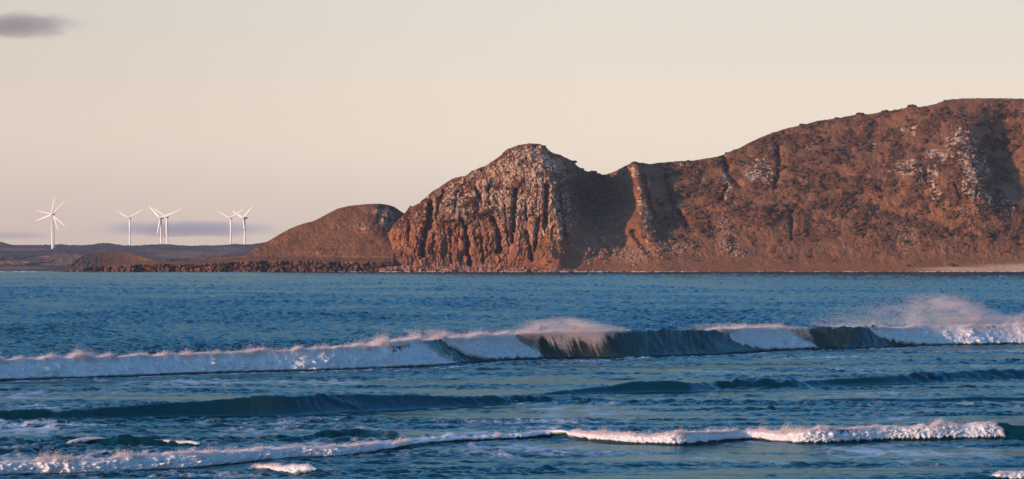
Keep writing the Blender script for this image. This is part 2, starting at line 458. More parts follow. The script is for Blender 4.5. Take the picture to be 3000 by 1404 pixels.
def build_sea():
    inner = np.linspace(-180, 3180, 1240)
    outer = np.linspace(0, 1, 60)[1:] ** 1.6
    px = np.r_[-180 - 2600 * outer[::-1], inner, 3180 + 2600 * outer]
    rows, d = [], 118.0
    while d < 3400:
        rows.append(d); d += 0.24 * (d / 200.0) ** 1.22
    Yr = np.array(rows)
    PX, Y = np.meshgrid(px, Yr)
    X = wx(PX, Y)
    pc = np.clip(PX, -700, 3700)
    z, face = surf_z(pc, Y)
    dA = WAVE_A.at('d', pc)
    out = sstep(-4, 14, Y - dA)                       # 1 beyond the main breaker
    far = sstep(500, 1600, Y)
    patch = np.clip(1.0 + 0.75 * fbm(X / 38.0, Y / 95.0, 3.3, 4), 0.45, 1.5)
    inshore = np.clip(0.72 + 2.0 * fbm(X / 40.0, Y / 10.0, 8.1, 3) + 0.5 * fbm(X / 9.0, Y / 7.0, 2.1, 3), 0.05, 2.0)
    near_face = np.exp(-np.minimum(face, 3) * 1.2)
    aB = (0.022 * inshore * (1 - out) + (0.074 + 0.075 * far) * out * patch)
    aM = (0.034 * inshore * (1 - out) + 0.072 * out * patch)
    aF = (0.018 * inshore * (1 - out) + 0.020 * out) * (1 - sstep(350, 700, Y))
    h, dx, dy = tile_at(T_BIG, X, Y); h2, dx2, dy2 = tile_at(T_MID, X * 0.97 + Y * 0.23, Y * 0.97 - X * 0.23); h3, dx3, dy3 = tile_at(T_FINE, X, Y)
    aB = aB * (0.7 + 0.3 * near_face); aM = aM * (1.3 - 0.3 * near_face)
    cov = np.zeros_like(Y)
    for lo_, hi_ in ((-900, 1312), (1372, 1585), (1620, 1860), (2175, 2375), (2600, 3900)):
        cov = np.maximum(cov, sstep(lo_ - 12, lo_ + 12, pc) * (1 - sstep(hi_ - 12, hi_ + 12, pc)))
    onface = np.exp(-((Y - dA - 1.5) / 4.5) ** 2) * cov
    onD = np.exp(-((Y - WAVE_D.at('d', pc) - 0.5) / 1.6) ** 2)
    calm = (1 - 0.85 * onface) * (1 - 0.8 * onD)
    aB, aM, aF = aB * calm, aM * calm, aF * calm
    # wind-drawn streaks up the steep faces
    dd = Y - WAVE_A.at('d', pc)
    z = z + (1 - cov) * np.clip(face, 0, 2) * 0.035 * perlin(pc / 7.0 + 0.9 * dd, dd * 0.5, 3.0)
    z = z + (1 - np.maximum(onD, onface)) * np.clip(face, 0, 1.3) * (0.030 * perlin(X / 0.55 + Y * 0.45, Y / 2.6, 1.7) + 0.018 * perlin(X / 0.26 + Y * 0.8, Y / 1.3, 5.7))
    z = z + aB * h + aM * h2 + aF * h3
    X = X + 0.85 * (aB * dx + aM * dx2); Yv = Y + 0.85 * (aB * dy + aM * dy2)
    # long swell lines beyond the breaker
    z = z + out * 0.16 * np.sin((Y - dA) / 27.0 + 0.8 * fbm(X / 80, Y / 120, 1.0, 2)) * np.exp(-(Y - dA) / 500.0)
    # lower the water a little under the land so the shore stays clean
    foam = np.zeros_like(Y)
    dD = WAVE_D.at('d', pc)
    nA = (dA - Y) * WAVE_A.at('cos', pc)
    foam = np.maximum(foam, sstep(0, 2, nA) * np.exp(-np.clip(nA, 0, 99) / 9.0) * 0.9)
    nD = (Y - dD)
    foam = np.maximum(foam, 0.95 * sstep(0, 0.5, nD) * np.exp(-np.clip(nD, 0, 99) / 26.0))
    foam = np.maximum(foam, np.clip(0.30 + 0.5 * fbm(X / 14.0, Y / 20.0, 5.5, 3), 0, 0.8) * (1 - out))  # inshore foam streaks, also painting in the pale sheen of calm water
    foam = foam * np.exp(-2.5 * face)
    green = np.clip((face - 0.8) / 1.3, 0, 1)
    rip = np.where(out > 0.5, 1, np.clip(0.15 + 0.55 * inshore, 0.15, 1)) * (1 - 0.5 * far) * (0.4 + 0.6 * near_face)
    co = np.stack([X, Yv, z], -1).reshape(-1, 3)
    o = raw_mesh('sea', co, grid_faces(*Y.shape), M_SEA, None, True, {'green': green, 'foam': foam, 'ripple': rip})
    structure(o, 'blue choppy bay water with swell lines rolling towards the viewer')
build_sea()

# ---------------------------------------------------------------- foam of breaking waves
def foam_body(name, wave, segs, parent, step=0.09, nq=54, amp=0.85, seed=0.0, endfade=10, lift=0.09):
    """segs: (px, how far down the face the foam reaches 0..1, thickness m)"""
    s_ = np.array([tuple(q) + (0,) * (4 - len(q)) for q in segs], float)
    lo, hi = s_[0, 0], s_[-1, 0]
    q = np.arange(lo, hi, 0.5)
    X, D = wx(q, wave.at('d', q)), wave.at('d', q)
    L = np.r_[0, np.cumsum(np.hypot(np.diff(X), np.diff(D)))]
    n = max(int(L[-1] / step), 8)
    pxs = np.interp(np.linspace(0, L[-1], n), L, q)
    bot = smooth1(np.interp(pxs, s_[:, 0], s_[:, 1]), 3); th = smooth1(np.interp(pxs, s_[:, 0], s_[:, 2]), 3)
    th = th * np.clip(1 + 0.65 * fbm(pxs / 50.0, seed, 6.6, 4), 0.4, 1.7)
    top = smooth1(np.interp(pxs, s_[:, 0], s_[:, 3] if s_.shape[1] > 3 else 0 * s_[:, 0]), 3)
    kk_ = np.clip(top / 0.12, 0, 1)
    endw = sstep(0, endfade, pxs - lo) * sstep(0, endfade, hi - pxs)
    d, h, nx, ny = (wave.at(k, pxs) for k in ('d', 'h', 'nx', 'ny'))
    h = h * (1 + 0.16 * fbm(pxs / 60.0, seed, 2.9, 5) * sstep(0.06, 0.3, bot))
    a = wave.front * h + 0.05
    t = np.linspace(0, 1, nq)
    PX, T = np.meshgrid(pxs, t)
    jag = 0.14 * fbm(PX / 16.0, seed, 2.2, 3) + 0.16 * np.abs(perlin(PX / 5.0, seed, 1.0)) + 0.10 * perlin(PX / 2.2, seed, 4.0)
    be = np.clip(bot + jag * sstep(0.05, 0.3, bot), 0.02, 1.15)
    te = np.clip(top + 0.8 * jag * kk_, 0, 1) * kk_
    u = np.where(T < 0.3, te, te + (T - 0.3) / 0.7 * np.maximum(be - te, 0.02))
    bq = np.clip(0.3 - T, 0, 1) / 0.3 * (1 - kk_)
    nn = np.where(T < 0.3, -a + a * te - bq * (1.6 * h), -a + a * np.minimum(u, 1) + np.maximum(u - 1, 0) * a)
    zz = np.where(T < 0.3, h * np.clip(1 - te, 0, 1) ** wave.p * np.exp(-(bq * 1.6 / wave.back) ** 1.15), h * np.clip(1 - u, 0, 1) ** wave.p)
    # outward direction of the section: up at the back, forward on the face
    fw = sstep(0.15, 0.55, T)
    ox, oz = 0.05 + fw * 0.9, 0.24 + 0.06 * fw
    prof = np.sin(np.pi * np.clip(T, 0, 1) ** 0.8) ** 0.6 * (0.55 + 0.75 * np.clip(u, 0, 1))
    env = th * prof * endw
    px_, py_ = wx(PX, d) + nx * nn, d + ny * nn
    def puff(k, sd):   # rounded billows with sharp creases
        return 2.2 * np.abs(perlin(px_ / k + sd, py_ / k, zz / (0.85 * k) + seed + sd)) - 0.45
    sc_ = np.clip(th / 0.45, 0.25, 1.2)[None] * 1.0
    k0 = 1.5 * float(np.clip(np.median(th) / 0.4, 0.3, 1.1))
    b1, b2, b3, b4 = puff(k0, 0), puff(k0 * 0.45, 5), puff(k0 * 0.2, 9), puff(k0 * 0.09, 3)
    tall = fbm(PX / 26.0, seed + 3.1, 0.7, 5)
    disp = env * (0.62 + 0.7 * b1 + 0.65 * b2 + 0.45 * b3 + 0.25 * b4) * amp
    disp = disp + env * (1.5 * tall + 0.6 * np.clip(b2, 0, 1) * np.clip(tall + 0.3, 0, 1)) * (1 - fw)
    disp = np.maximum(disp, 0.26 * env) + lift * endw * sstep(0, 0.06, T) * sstep(1, 0.94, T)
    disp = disp - 0.22 * (1 - np.clip(prof * 2.5, 0, 1)) - 0.06 * (1 - endw)
    co = np.stack([px_ + nx * ox * disp, py_ + ny * ox * disp, zz + oz * disp], -1)
    o = raw_mesh(name, co.reshape(-1, 3), grid_faces(nq, n), M_FOAM, parent)
    return co, env

def foam_wave(name, label, wave, segs, drops, seed, size=(0.009, 0.024), throw=0.20, veil=None, **kw):
    s_ = np.array([q[:3] for q in segs], float)
    mid = s_[len(s_) // 2, 0]
    root = empty(name, (float(wx(mid, wave.at('d', mid))), float(wave.at('d', mid)), 0))
    thing(root, label, 'wave', 'foaming wave crests in the bay')
    bpy.context.view_layer.update()
    off = np.array(root.location)
    holder = bpy.data.objects
    co, env = foam_body('whitewater', wave, segs, root, seed=seed, **kw)
    me = root.children[0] if root.children else None
    body = [o for o in bpy.data.objects if o.parent == root][0]
    body.matrix_parent_inverse = Matrix.Translation(-root.location)
    rg = np.random.default_rng(int(seed * 10) + 5)
    R, C = co.shape[:2]
    w = np.zeros((R, C)); t = np.linspace(0, 1, R)
    w[:] = (np.exp(-((t - 0.3) / 0.13) ** 2) + 0.14)[:, None]
    tuft = np.exp(np.clip(1.9 * fbm(co[R // 3, :, 0] / 1.6, co[R // 3, :, 1] / 1.6, seed, 4), -2.5, 2.2))
    w = w * (0.12 + tuft[None] * np.exp(-((t - 0.3) / 0.16) ** 2)[:, None] + 0.25)
    w = w * (env > 0.2 * env.max())
    w = w.ravel() / w.sum()
    idx = rg.choice(R * C, drops, p=w)
    p = co.reshape(-1, 3)[idx].copy()
    tt = (idx // C) / R
    e = rg.exponential(1.0, drops)
    clump = np.clip(0.35 * tuft[idx % C] + 0.5 * fbm(p[:, 0] / 0.5, p[:, 1] / 0.5, seed, 3), 0.15, 1.5)
    up = throw * e * clump * np.where(tt < 0.45, 1.0, 0.25)
    p[:, 2] += up * 0.75 + 0.01
    p[:, 0] += rg.normal(0, 0.05, drops) + 0.12 * up; p[:, 1] += rg.normal(0, 0.05, drops) + 0.35 * up * np.where(tt < 0.45, 1, -0.5)
    if veil:      # drops falling in soft fingers down the face
        nv, prof = veil; pv_ = np.array(prof, float)
        q = rg.uniform(pv_[0, 0], pv_[-1, 0], nv)
        fing = np.clip(0.75 + 0.9 * fbm(q / 9.0, seed, 0.5, 3), 0.15, 1.6)
        uu = np.abs(rg.normal(0, 0.55, nv)) * np.interp(q, pv_[:, 0], pv_[:, 1]) * fing
        ok = uu < 1; q, uu = q[ok], uu[ok]
        d_, h_, nx_, ny_ = (wave.at(k, q) for k in ('d', 'h', 'nx', 'ny'))
        a_ = wave.front * h_ + 0.05
        off_ = -a_ + a_ * uu * 0.8 + 0.22 + rg.exponential(0.10, len(q))
        zz_ = h_ * (1 - uu) ** 1.2 + rg.normal(0, 0.04, len(q)) + 0.05
        p = np.vstack([p, np.stack([wx(q, d_) + nx_ * off_, d_ + ny_ * off_, zz_], -1)])
    dr = droplets('spray', p, rg.uniform(size[0], size[1], len(p)), M_SPRAY, root, seed=int(seed * 7))
    dr.matrix_parent_inverse = Matrix.Translation(-root.location)
    dr['kind'] = 'stuff'
    return root

foam_wave('breaking_wave', 'long wall of white foam filling the left of the tallest wave', WAVE_A,
          [(-260, .97, 0.5), (0, .97, 0.46), (400, .96, 0.42), (800, .95, 0.42), (1150, .95, 0.46), (1270, .97, 0.42), (1296, 1.0, 0.4, 0), (1306, 1.0, 0.34, .13), (1322, 1.0, 0.25, .5), (1342, 1.0, 0.1, .85)], 210000, 1.0)
foam_wave('breaking_wave', 'short curtain of white foam just right of the dark gap in the tallest wave', WAVE_A,
          [(1356, 0.05, 0.2), (1380, 0.25, 0.3), (1415, 0.6, 0.34), (1450, 0.78, 0.34), (1520, 0.84, 0.34), (1545, 0.88, 0.3, 0), (1562, 0.9, 0.26, .14), (1582, 0.86, 0.2, .45), (1598, 0.8, 0.08, .7)], 34000, 2.0, veil=(16000, [(1362, 0.1), (1400, 0.6), (1450, 0.9), (1560, 1.0), (1600, 0.9)]), endfade=5)
foam_wave('breaking_wave', 'misty lip of foam hanging over the green face of the tallest wave', WAVE_A,
          [(1556, 0.02, 0.04), (1600, 0.05, 0.06), (1640, 0.10, 0.09), (1690, 0.12, 0.10), (1790, 0.10, 0.09), (1840, 0.06, 0.06), (1900, 0.02, 0.04)], 26000, 3.0, lift=0.02, veil=(60000, [(1560, 0.05), (1610, 0.16), (1650, 0.5), (1670, 0.62), (1700, 0.42), (1745, 0.55), (1800, 0.35), (1850, 0.14), (1900, 0.04)]))
foam_wave('breaking_wave', 'small isolated white foam patch on the crest between two smooth green faces', WAVE_A,
          [(2156, 0.02, 0.14), (2185, 0.3, 0.25), (2220, 0.62, 0.3), (2260, 0.8, 0.32), (2320, 0.86, 0.32), (2345, 0.86, 0.28, 0), (2362, 0.84, 0.24, .14), (2385, 0.8, 0.18, .45), (2402, 0.74, 0.08, .66)], 30000, 4.0, veil=(14000, [(2160, 0.1), (2200, 0.6), (2260, 1.0), (2400, 1.0)]), endfade=5)
foam_wave('breaking_wave', 'curling curtain of blue white foam under the drifting pink spray', WAVE_A,
          [(2570, 0.04, 0.16), (2610, 0.3, 0.24), (2650, 0.55, 0.3), (2700, 0.78, 0.32), (2760, 0.9, 0.32), (2850, 0.9, 0.28), (2950, 0.86, 0.28), (3050, 0.9, 0.35), (3250, 1.0, 0.45)], 50000, 5.0, lift=0.2, veil=(30000, [(2575, 0.1), (2620, 0.4), (2680, 0.8), (2750, 1.1), (3200, 1.1)]), endfade=6)
foam_wave('breaking_wave', 'long low line of bluish tumbling foam in the shallows, left of the dark peak', WAVE_D,
          [(-160, 1.1, 0.20), (0, 1.08, 0.2), (200, 1.05, 0.18), (400, 1.1, 0.2), (560, 1.1, 0.2), (720, 1.0, 0.17), (860, 1.0, 0.16), (1000, 0.95, 0.14), (1120, 0.75, 0.09), (1200, 0.4, 0.07), (1300, 0.35, 0.06), (1400, 0.55, 0.08), (1520, 0.6, 0.08), (1600, 0.4, 0.05), (1645, 0.08, 0.02)], 70000, 6.0, size=(0.006, 0.015), throw=0.07, step=0.055, amp=1.5, lift=0.025)
foam_wave('breaking_wave', 'sunlit pinkish foam line running right from the dark peak of the nearest wave', WAVE_D,
          [(1618, 0.06, 0.02), (1650, 0.3, 0.05), (1680, 0.5, 0.06), (1760, 0.65, 0.07), (1850, 0.75, 0.08), (1960, 0.8, 0.10), (2080, 0.72, 0.09), (2190, 0.62, 0.07), (2280, 0.8, 0.11), (2440, 0.85, 0.13), (2600, 0.8, 0.12), (2730, 0.75, 0.12), (2850, 0.8, 0.13), (2925, 0.8, 0.11, 0), (2938, 0.78, 0.08, .2), (2952, 0.75, 0.04, .5)], 80000, 7.0, size=(0.006, 0.016), throw=0.11, step=0.055, amp=1.5, lift=0.025)
foam_wave('breaking_wave', 'small broken ripple of foam in front of the nearest wave', WAVE_K,
          [(725, 0.2, 0.05), (780, 0.5, 0.05), (850, 0.9, 0.06), (880, 0.6, 0.04), (925, 0.2, 0.01)], 6000, 8.0, endfade=40, size=(0.006, 0.015), throw=0.05, amp=1.4, step=0.05)
foam_wave('breaking_wave', 'dark swirling ripple with a thin pinkish foam cap behind the nearest wave', WAVE_I,
          [(205, 0.15, 0.015), (235, 0.3, 0.018), (262, 0.25, 0.018), (285, 0.08, 0.015), (300, 0.05, 0.01)], 1800, 9.0, size=(0.006, 0.014), throw=0.03, step=0.05, lift=0.015)
foam_wave('breaking_wave', 'thin broken streak of pale foam beside the dark swirling ripple', WAVE_I,
          [(388, 0.4, 0.02), (405, 0.35, 0.025), (425, 0.05, 0.012), (455, 0.08, 0.012), (480, 0.25, 0.012), (530, 0.3, 0.015), (580, 0.3, 0.008)], 2000, 10.0, size=(0.006, 0.014), throw=0.03, step=0.05, lift=0.015)
foam_wave('breaking_wave', 'little foam crest at the very edge of the shallows below the long pinkish foam line', WAVE_L,
          [(2930, 0.3, 0.04), (2975, 0.6, 0.09), (3060, 0.8, 0.12), (3160, 0.8, 0.1)], 4000, 11.0, size=(0.006, 0.015), throw=0.05, amp=1.4, step=0.05)

def plume(name, label, wave, prof, n, seed, size=(0.02, 0.04), back=5.0, decay=1.0):
    """prof: (px, plume top row, density)"""
    rg = np.random.default_rng(seed)
    p = np.array(prof, float)
    q = rg.uniform(p[0, 0], p[-1, 0], n * 3)
    dens = np.interp(q, p[:, 0], p[:, 2])
    q = q[rg.uniform(0, p[:, 2].max(), len(q)) < dens][:n]; m = len(q)
    d, h, nx, ny = (wave.at(k, q) for k in ('d', 'h', 'nx', 'ny'))
    top = np.interp(q, p[:, 0], p[:, 1])
    a = wave.front * h
    u = rg.uniform(0, 1, m) ** (1.0 + decay)
    b = rg.uniform(0, 1, m) * back * (0.2 + u)
    nn = -a - b
    Yv = d + ny * nn
    ztop = wz(top, Yv)
    z = h * 0.97 + u * np.maximum(ztop - h * 0.97, 0.05) * (1 + 0.12 * rg.normal(size=m))
    x = wx(q, d) + nx * nn
    wisp = fbm(x / 2.2 - z * 0.35, z / 0.8, Yv / 6.0, 3)
    keep = rg.uniform(0, 1, m) < np.clip(0.6 + 0.55 * wisp, 0.06, 1)
    pos = np.stack([x, Yv, z], -1)[keep]
    root = empty(name, tuple(map(float, pos.mean(0))))
    thing(root, label, 'spray', 'wind-blown spray over the tallest wave')
    bpy.context.view_layer.update()
    o = droplets('mist', pos, rg.uniform(size[0], size[1], len(pos)), M_SPRAY, root, seed)
    o.matrix_parent_inverse = Matrix.Translation(-root.location); o['kind'] = 'stuff'

plume('spray_plume', 'large pink cloud of spray blowing off the curling crest', WAVE_A,
      [(2520, 950, 0.08), (2560, 940, 0.14), (2620, 912, 0.18), (2715, 888, 0.24), (2745, 878, 1.0), (2820, 868, 1.0), (2900, 880, 1.0), (2950, 900, 0.95), (2985, 922, 0.7), (3010, 930, 0.6), (3150, 915, 0.6)], 270000, 31, (0.008, 0.020), 6.0, 0.25)
plume('spray_plume', 'thin veil of spray above the open green wave face', WAVE_A,
      [(1545, 972, 0.1), (1580, 962, 0.4), (1640, 940, 0.6), (1712, 930, 0.9), (1780, 938, 0.8), (1850, 950, 0.9), (1890, 953, 1.0), (1905, 960, 0.2)], 100000, 32, (0.008, 0.019), 4.0, 0.9)
plume('spray_plume', 'faint wisp of spray over the small isolated foam patch', WAVE_A,
      [(2110, 962, 0.1), (2160, 950, 0.6), (2220, 948, 0.7), (2300, 950, 0.6), (2360, 950, 0.9), (2385, 958, 0.1)], 26000, 33, (0.007, 0.017), 3.0, 1.0)
plume('spray_plume', 'narrow jet of spray thrown up at the dark gap in the wave', WAVE_A,
      [(1294, 985, 0.1), (1299, 966, 1.0), (1306, 966, 1.0), (1312, 978, 0.2), (1345, 978, 0.2), (1356, 966, 0.8), (1385, 968, 0.9), (1420, 976, 0.3), (1450, 982, 0.05)], 22000, 34, (0.008, 0.019), 1.5, 0.6)

# ================================================================ LAND SHEETS
D0 = CAMH * F / (797 - HOR)       # distance of the far shore
def sheet(name, px, sky, depthf, rows, mats, masks, dispf, label, base=800.0, splits=None, backdrop=260.0, skyfade=0.04, rough=1.0):
    """a terrain whose near slope climbs from the waterline to the skyline, with its far slope going down again behind"""
    t = np.linspace(0, 1, rows) ** 0.95
    PX, T = np.meshgrid(px, t)
    S = sky(PX) + rough * (0.9 * fbm(PX / 9.0, 0.4, 0.7, 4) + 0.6 * np.abs(perlin(PX / 14.0, 2.0, 3.0)) * -3)
    PY = base + (S - base) * T
    D = depthf(PX, PY)
    D = D + dispf(PX, PY, D) * (1 - 0.55 * sstep(1 - skyfade, 1.0, T))
    Z = wz(PY, D)
    # points keep their row in the photo's view of the hill; low points go under the water
    X = wx(PX, D)
    Z = np.where(T < 0.012, -4.0, Z)
    at = {k: v for k, v in masks(PX, PY).items()}
    # far slope
    nb = 14
    bx, by, bz = [], [], []
    for k in range(1, nb + 1):
        f = k / nb
        bx.append(X[-1] + 0 * f); by.append(D[-1] + backdrop * f ** 0.9 + 1.0); bz.append(Z[-1] * (1 - f ** 1.3) - 4 * f - 0.4)
    X = np.vstack([X, bx]); Y = np.vstack([D, by]); Z = np.vstack([Z, bz])
    at = {k: np.vstack([v] + [v[-1]] * nb) for k, v in at.items()}
    co = np.stack([X, Y, Z], -1).reshape(-1, 3)
    fl = {k: v.reshape(-1) for k, v in at.items()}
    R, C = X.shape
    PYx = np.vstack([PY] + [PY[-1]] * nb); PXx = np.vstack([PX] + [PX[-1]] * nb)
    cx = 0.25 * (PXx[:-1, :-1] + PXx[1:, :-1] + PXx[:-1, 1:] + PXx[1:, 1:]); cy = 0.25 * (PYx[:-1, :-1] + PYx[1:, :-1] + PYx[:-1, 1:] + PYx[1:, 1:])
    out = []
    if splits is None: parts = [(name, np.ones((R - 1, C - 1), bool), mats, label)]
    else: parts = [(n_, fn(cx, cy), m_, l_) for n_, fn, m_, l_ in splits]
    for n_, keep, m_, l_ in parts:
        c2, f2, a2 = compact(co, grid_faces(R, C, keep), fl)
        o = raw_mesh(n_, c2, f2, m_, None, n_ != 'rocky_hill', a2)
        structure(o, l_); out.append(o)
    return out, (PX, PY, X[:rows], D, Z[:rows], at)

# ---- main headland: cliff and the long scrub hill
SKY1 = curve([(1120, 690), (1140, 682), (1146, 668), (1160, 652), (1184, 628), (1196, 612), (1200, 601), (1206, 606), (1228, 596), (1268, 560), (1282, 553), (1299, 541), (1324, 524), (1366, 515), (1383, 501), (1422, 487), (1463, 459),
              (1484, 438), (1516, 426), (1550, 420), (1582, 422), (1599, 432), (1620, 449), (1641, 454), (1679, 473), (1693, 489), (1721, 503), (1742, 504), (1766, 513), (1787, 508), (1812, 497), (1849, 478),
              (1877, 477), (1904, 481), (1932, 477), (1981, 473), (2030, 471), (2072, 464), (2106, 459), (2134, 447), (2169, 433), (2194, 419), (2235, 400), (2265, 389), (2300, 378), (2352, 366), (2395, 355), (2451, 347),
              (2513, 336), (2546, 335), (2593, 327), (2631, 321), (2673, 312), (2692, 314), (2740, 306), (2773, 293), (2820, 289), (2891, 288), (3000, 290), (3200, 300), (3500, 330), (3800, 380)], 1.6)
DEP1 = tps([
    (1130, 795, 2795), (1130, 700, 2830), (1160, 790, 2778), (1165, 680, 2800), (1190, 640, 2815), (1230, 790, 2772), (1240, 680, 2785), (1250, 600, 2812), (1300, 790, 2773), (1320, 680, 2780), (1330, 600, 2800), (1330, 540, 2822),
    (1400, 790, 2772), (1400, 690, 2778), (1420, 600, 2793), (1430, 510, 2824), (1480, 690, 2777), (1500, 600, 2788), (1500, 500, 2815), (1530, 440, 2832), (1560, 790, 2772), (1560, 690, 2776), (1580, 600, 2785), (1590, 500, 2808), (1575, 430, 2836),
    (1620, 490, 2815), (1645, 560, 2806), (1670, 640, 2796), (1690, 690, 2788), (1600, 745, 2765), (1590, 702, 2776), (1560, 770, 2768), (1650, 775, 2766),
    (1640, 465, 2850), (1680, 490, 2890), (1720, 510, 2925), (1766, 518, 2965), (1680, 560, 2860), (1715, 600, 2885), (1705, 640, 2840), (1740, 560, 2930), (1700, 700, 2793), (1760, 690, 2808), (1700, 745, 2785), (1760, 740, 2795), (1660, 770, 2774), (1700, 793, 2772),
    (1790, 590, 2905), (1800, 530, 2935), (1790, 650, 2838), (1849, 482, 2880), (1864, 560, 2850), (1882, 640, 2818), (1912, 705, 2800), (1915, 500, 2900), (1940, 560, 2878), (1945, 640, 2850), (1825, 520, 2900), (1838, 600, 2862), (1830, 720, 2808), (1830, 790, 2775),
    (2000, 790, 2774), (2000, 745, 2795), (2000, 650, 2845), (2000, 560, 2885), (2000, 480, 2925), (2150, 790, 2776), (2150, 700, 2818), (2150, 600, 2862), (2150, 450, 2945),
    (2300, 790, 2778), (2300, 740, 2805), (2300, 650, 2848), (2300, 500, 2912), (2300, 385, 2980), (2500, 790, 2780), (2500, 740, 2806), (2500, 650, 2846), (2500, 500, 2912), (2500, 345, 2995),
    (2640, 600, 2868), (2680, 520, 2890), (2650, 420, 2950), (2750, 560, 2872), (2760, 460, 2915), (2850, 400, 2948), (2876, 480, 2910), (2892, 560, 2868), (2880, 620, 2848), (2800, 650, 2838),
    (2915, 400, 2985), (2922, 480, 2950), (2930, 545, 2908), (2950, 600, 2872), (2960, 400, 2985), (2965, 480, 2945), (3010, 420, 2965), (3020, 520, 2920), (2820, 300, 3010), (2700, 320, 3000), (2880, 330, 2995), (3000, 300, 3025), (3000, 680, 2835), (2900, 720, 2815), (2700, 740, 2805), (2700, 790, 2780), (3000, 750, 2805), (3000, 793, 2780),
    (3300, 790, 2790), (3300, 650, 2860), (3300, 500, 2950), (3300, 330, 3040), (3600, 790, 2800), (3600, 500, 2960)])
GULLIES = [  # (polyline, half width px, depth m)
    ([(1262, 600), (1254, 660), (1244, 690), (1238, 748)], 8, 13), ([(1268, 608), (1262, 672)], 7, 10), ([(1300, 560), (1285, 600), (1278, 640)], 6, 6),
    ([(1350, 640), (1366, 672), (1370, 720), (1378, 776)], 6, 12), ([(1398, 554), (1406, 582)], 6, 8), ([(1440, 640), (1455, 660), (1462, 700), (1462, 735)], 7, 10),
    ([(1512, 560), (1508, 610), (1503, 660), (1504, 706)], 7, 11), ([(1602, 548), (1600, 600), (1598, 665)], 8, 12), ([(1580, 640), (1572, 690), (1566, 735)], 5, 7),
    ([(1640, 590), (1650, 640), (1656, 690)], 6, 9), ([(1430, 560), (1436, 600)], 4, 5), ([(1478, 600), (1486, 680), (1492, 720)], 3, 4), ([(1540, 600), (1546, 650)], 3.5, 5),
    ([(1340, 560), (1332, 610)], 4, 5), ([(1320, 690), (1322, 770)], 3, 4), ([(1412, 690), (1416, 770)], 3, 4), ([(1200, 650), (1196, 720)], 4, 4), ([(1544, 680), (1560, 760)], 6, 6),
    ([(1952, 520), (1964, 580), (1985, 620), (2015, 660)], 9, 9), ([(1885, 520), (1905, 600), (1918, 640)], 7, 8), ([(2118, 460), (2140, 520), (2170, 545)], 9, 8), ([(2130, 545), (2114, 585)], 6, 7), ([(2278, 430), (2286, 500), (2270, 545)], 7, 6),
    ([(1855, 680), (1880, 720), (1905, 745)], 7, 5), ([(1745, 700), (1790, 735)], 7, 3), ([(2320, 620), (2320, 700)], 6, 4), ([(2340, 420), (2300, 390)], 8, 4), ([(2800, 540), (2815, 580)], 4, 4), ([(2710, 500), (2715, 530)], 6, 5), ([(2862, 540), (2860, 575)], 3, 4)]
CLIFF = [(1180, 700, 70, 110, 1), (1250, 680, 90, 120, 1), (1330, 660, 110, 140, 1), (1430, 620, 130, 180, 1), (1530, 560, 110, 220, 1), (1600, 600, 75, 160, 1)]
CRAGS = [(1860, 500, 15, 26, .55), (1876, 545, 14, 24, .5), (1880, 590, 20, 36, .5), (1896, 645, 18, 30, .65), (1908, 690, 20, 30, .6), (1925, 735, 30, 20, .4), (2215, 500, 40, 32, .8), (2250, 520, 18, 34, 1), (2130, 560, 16, 34, .7), (2130, 520, 14, 22, .6), (2660, 490, 40, 26, .9), (2720, 510, 36, 40, 1), (2740, 460, 40, 26, .7),
         (2820, 430, 60, 60, .75), (2860, 500, 40, 60, .85), (2850, 550, 40, 34, 1), (2890, 590, 18, 24, .9), (2740, 575, 26, 20, .6), (2660, 380, 40, 24, .5), (2610, 410, 22, 20, .45), (2550, 412, 22, 12, .35), (2600, 495, 16, 12, .6),
         (2050, 520, 24, 16, .4), (1985, 600, 22, 16, .45), (2375, 430, 24, 16, .4), (2000, 485, 40, 10, .5), (1650, 620, 30, 70, .8), (2560, 425, 10, 9, .7), (2470, 427, 7, 6, .6)]
SCREE = [(1730, 732, 70, 40, .85), (1795, 728, 60, 42, .85), (1840, 750, 70, 26, .9), (1970, 725, 60, 24, .75), (2120, 690, 24, 60, .75), (2140, 725, 40, 22, .7), (2160, 745, 30, 12, .7), (2660, 700, 34, 50, .6), (2955, 580, 28, 50, .8), (2840, 630, 50, 26, .4), (1630, 720, 24, 18, .6), (1900, 740, 60, 20, .6)]
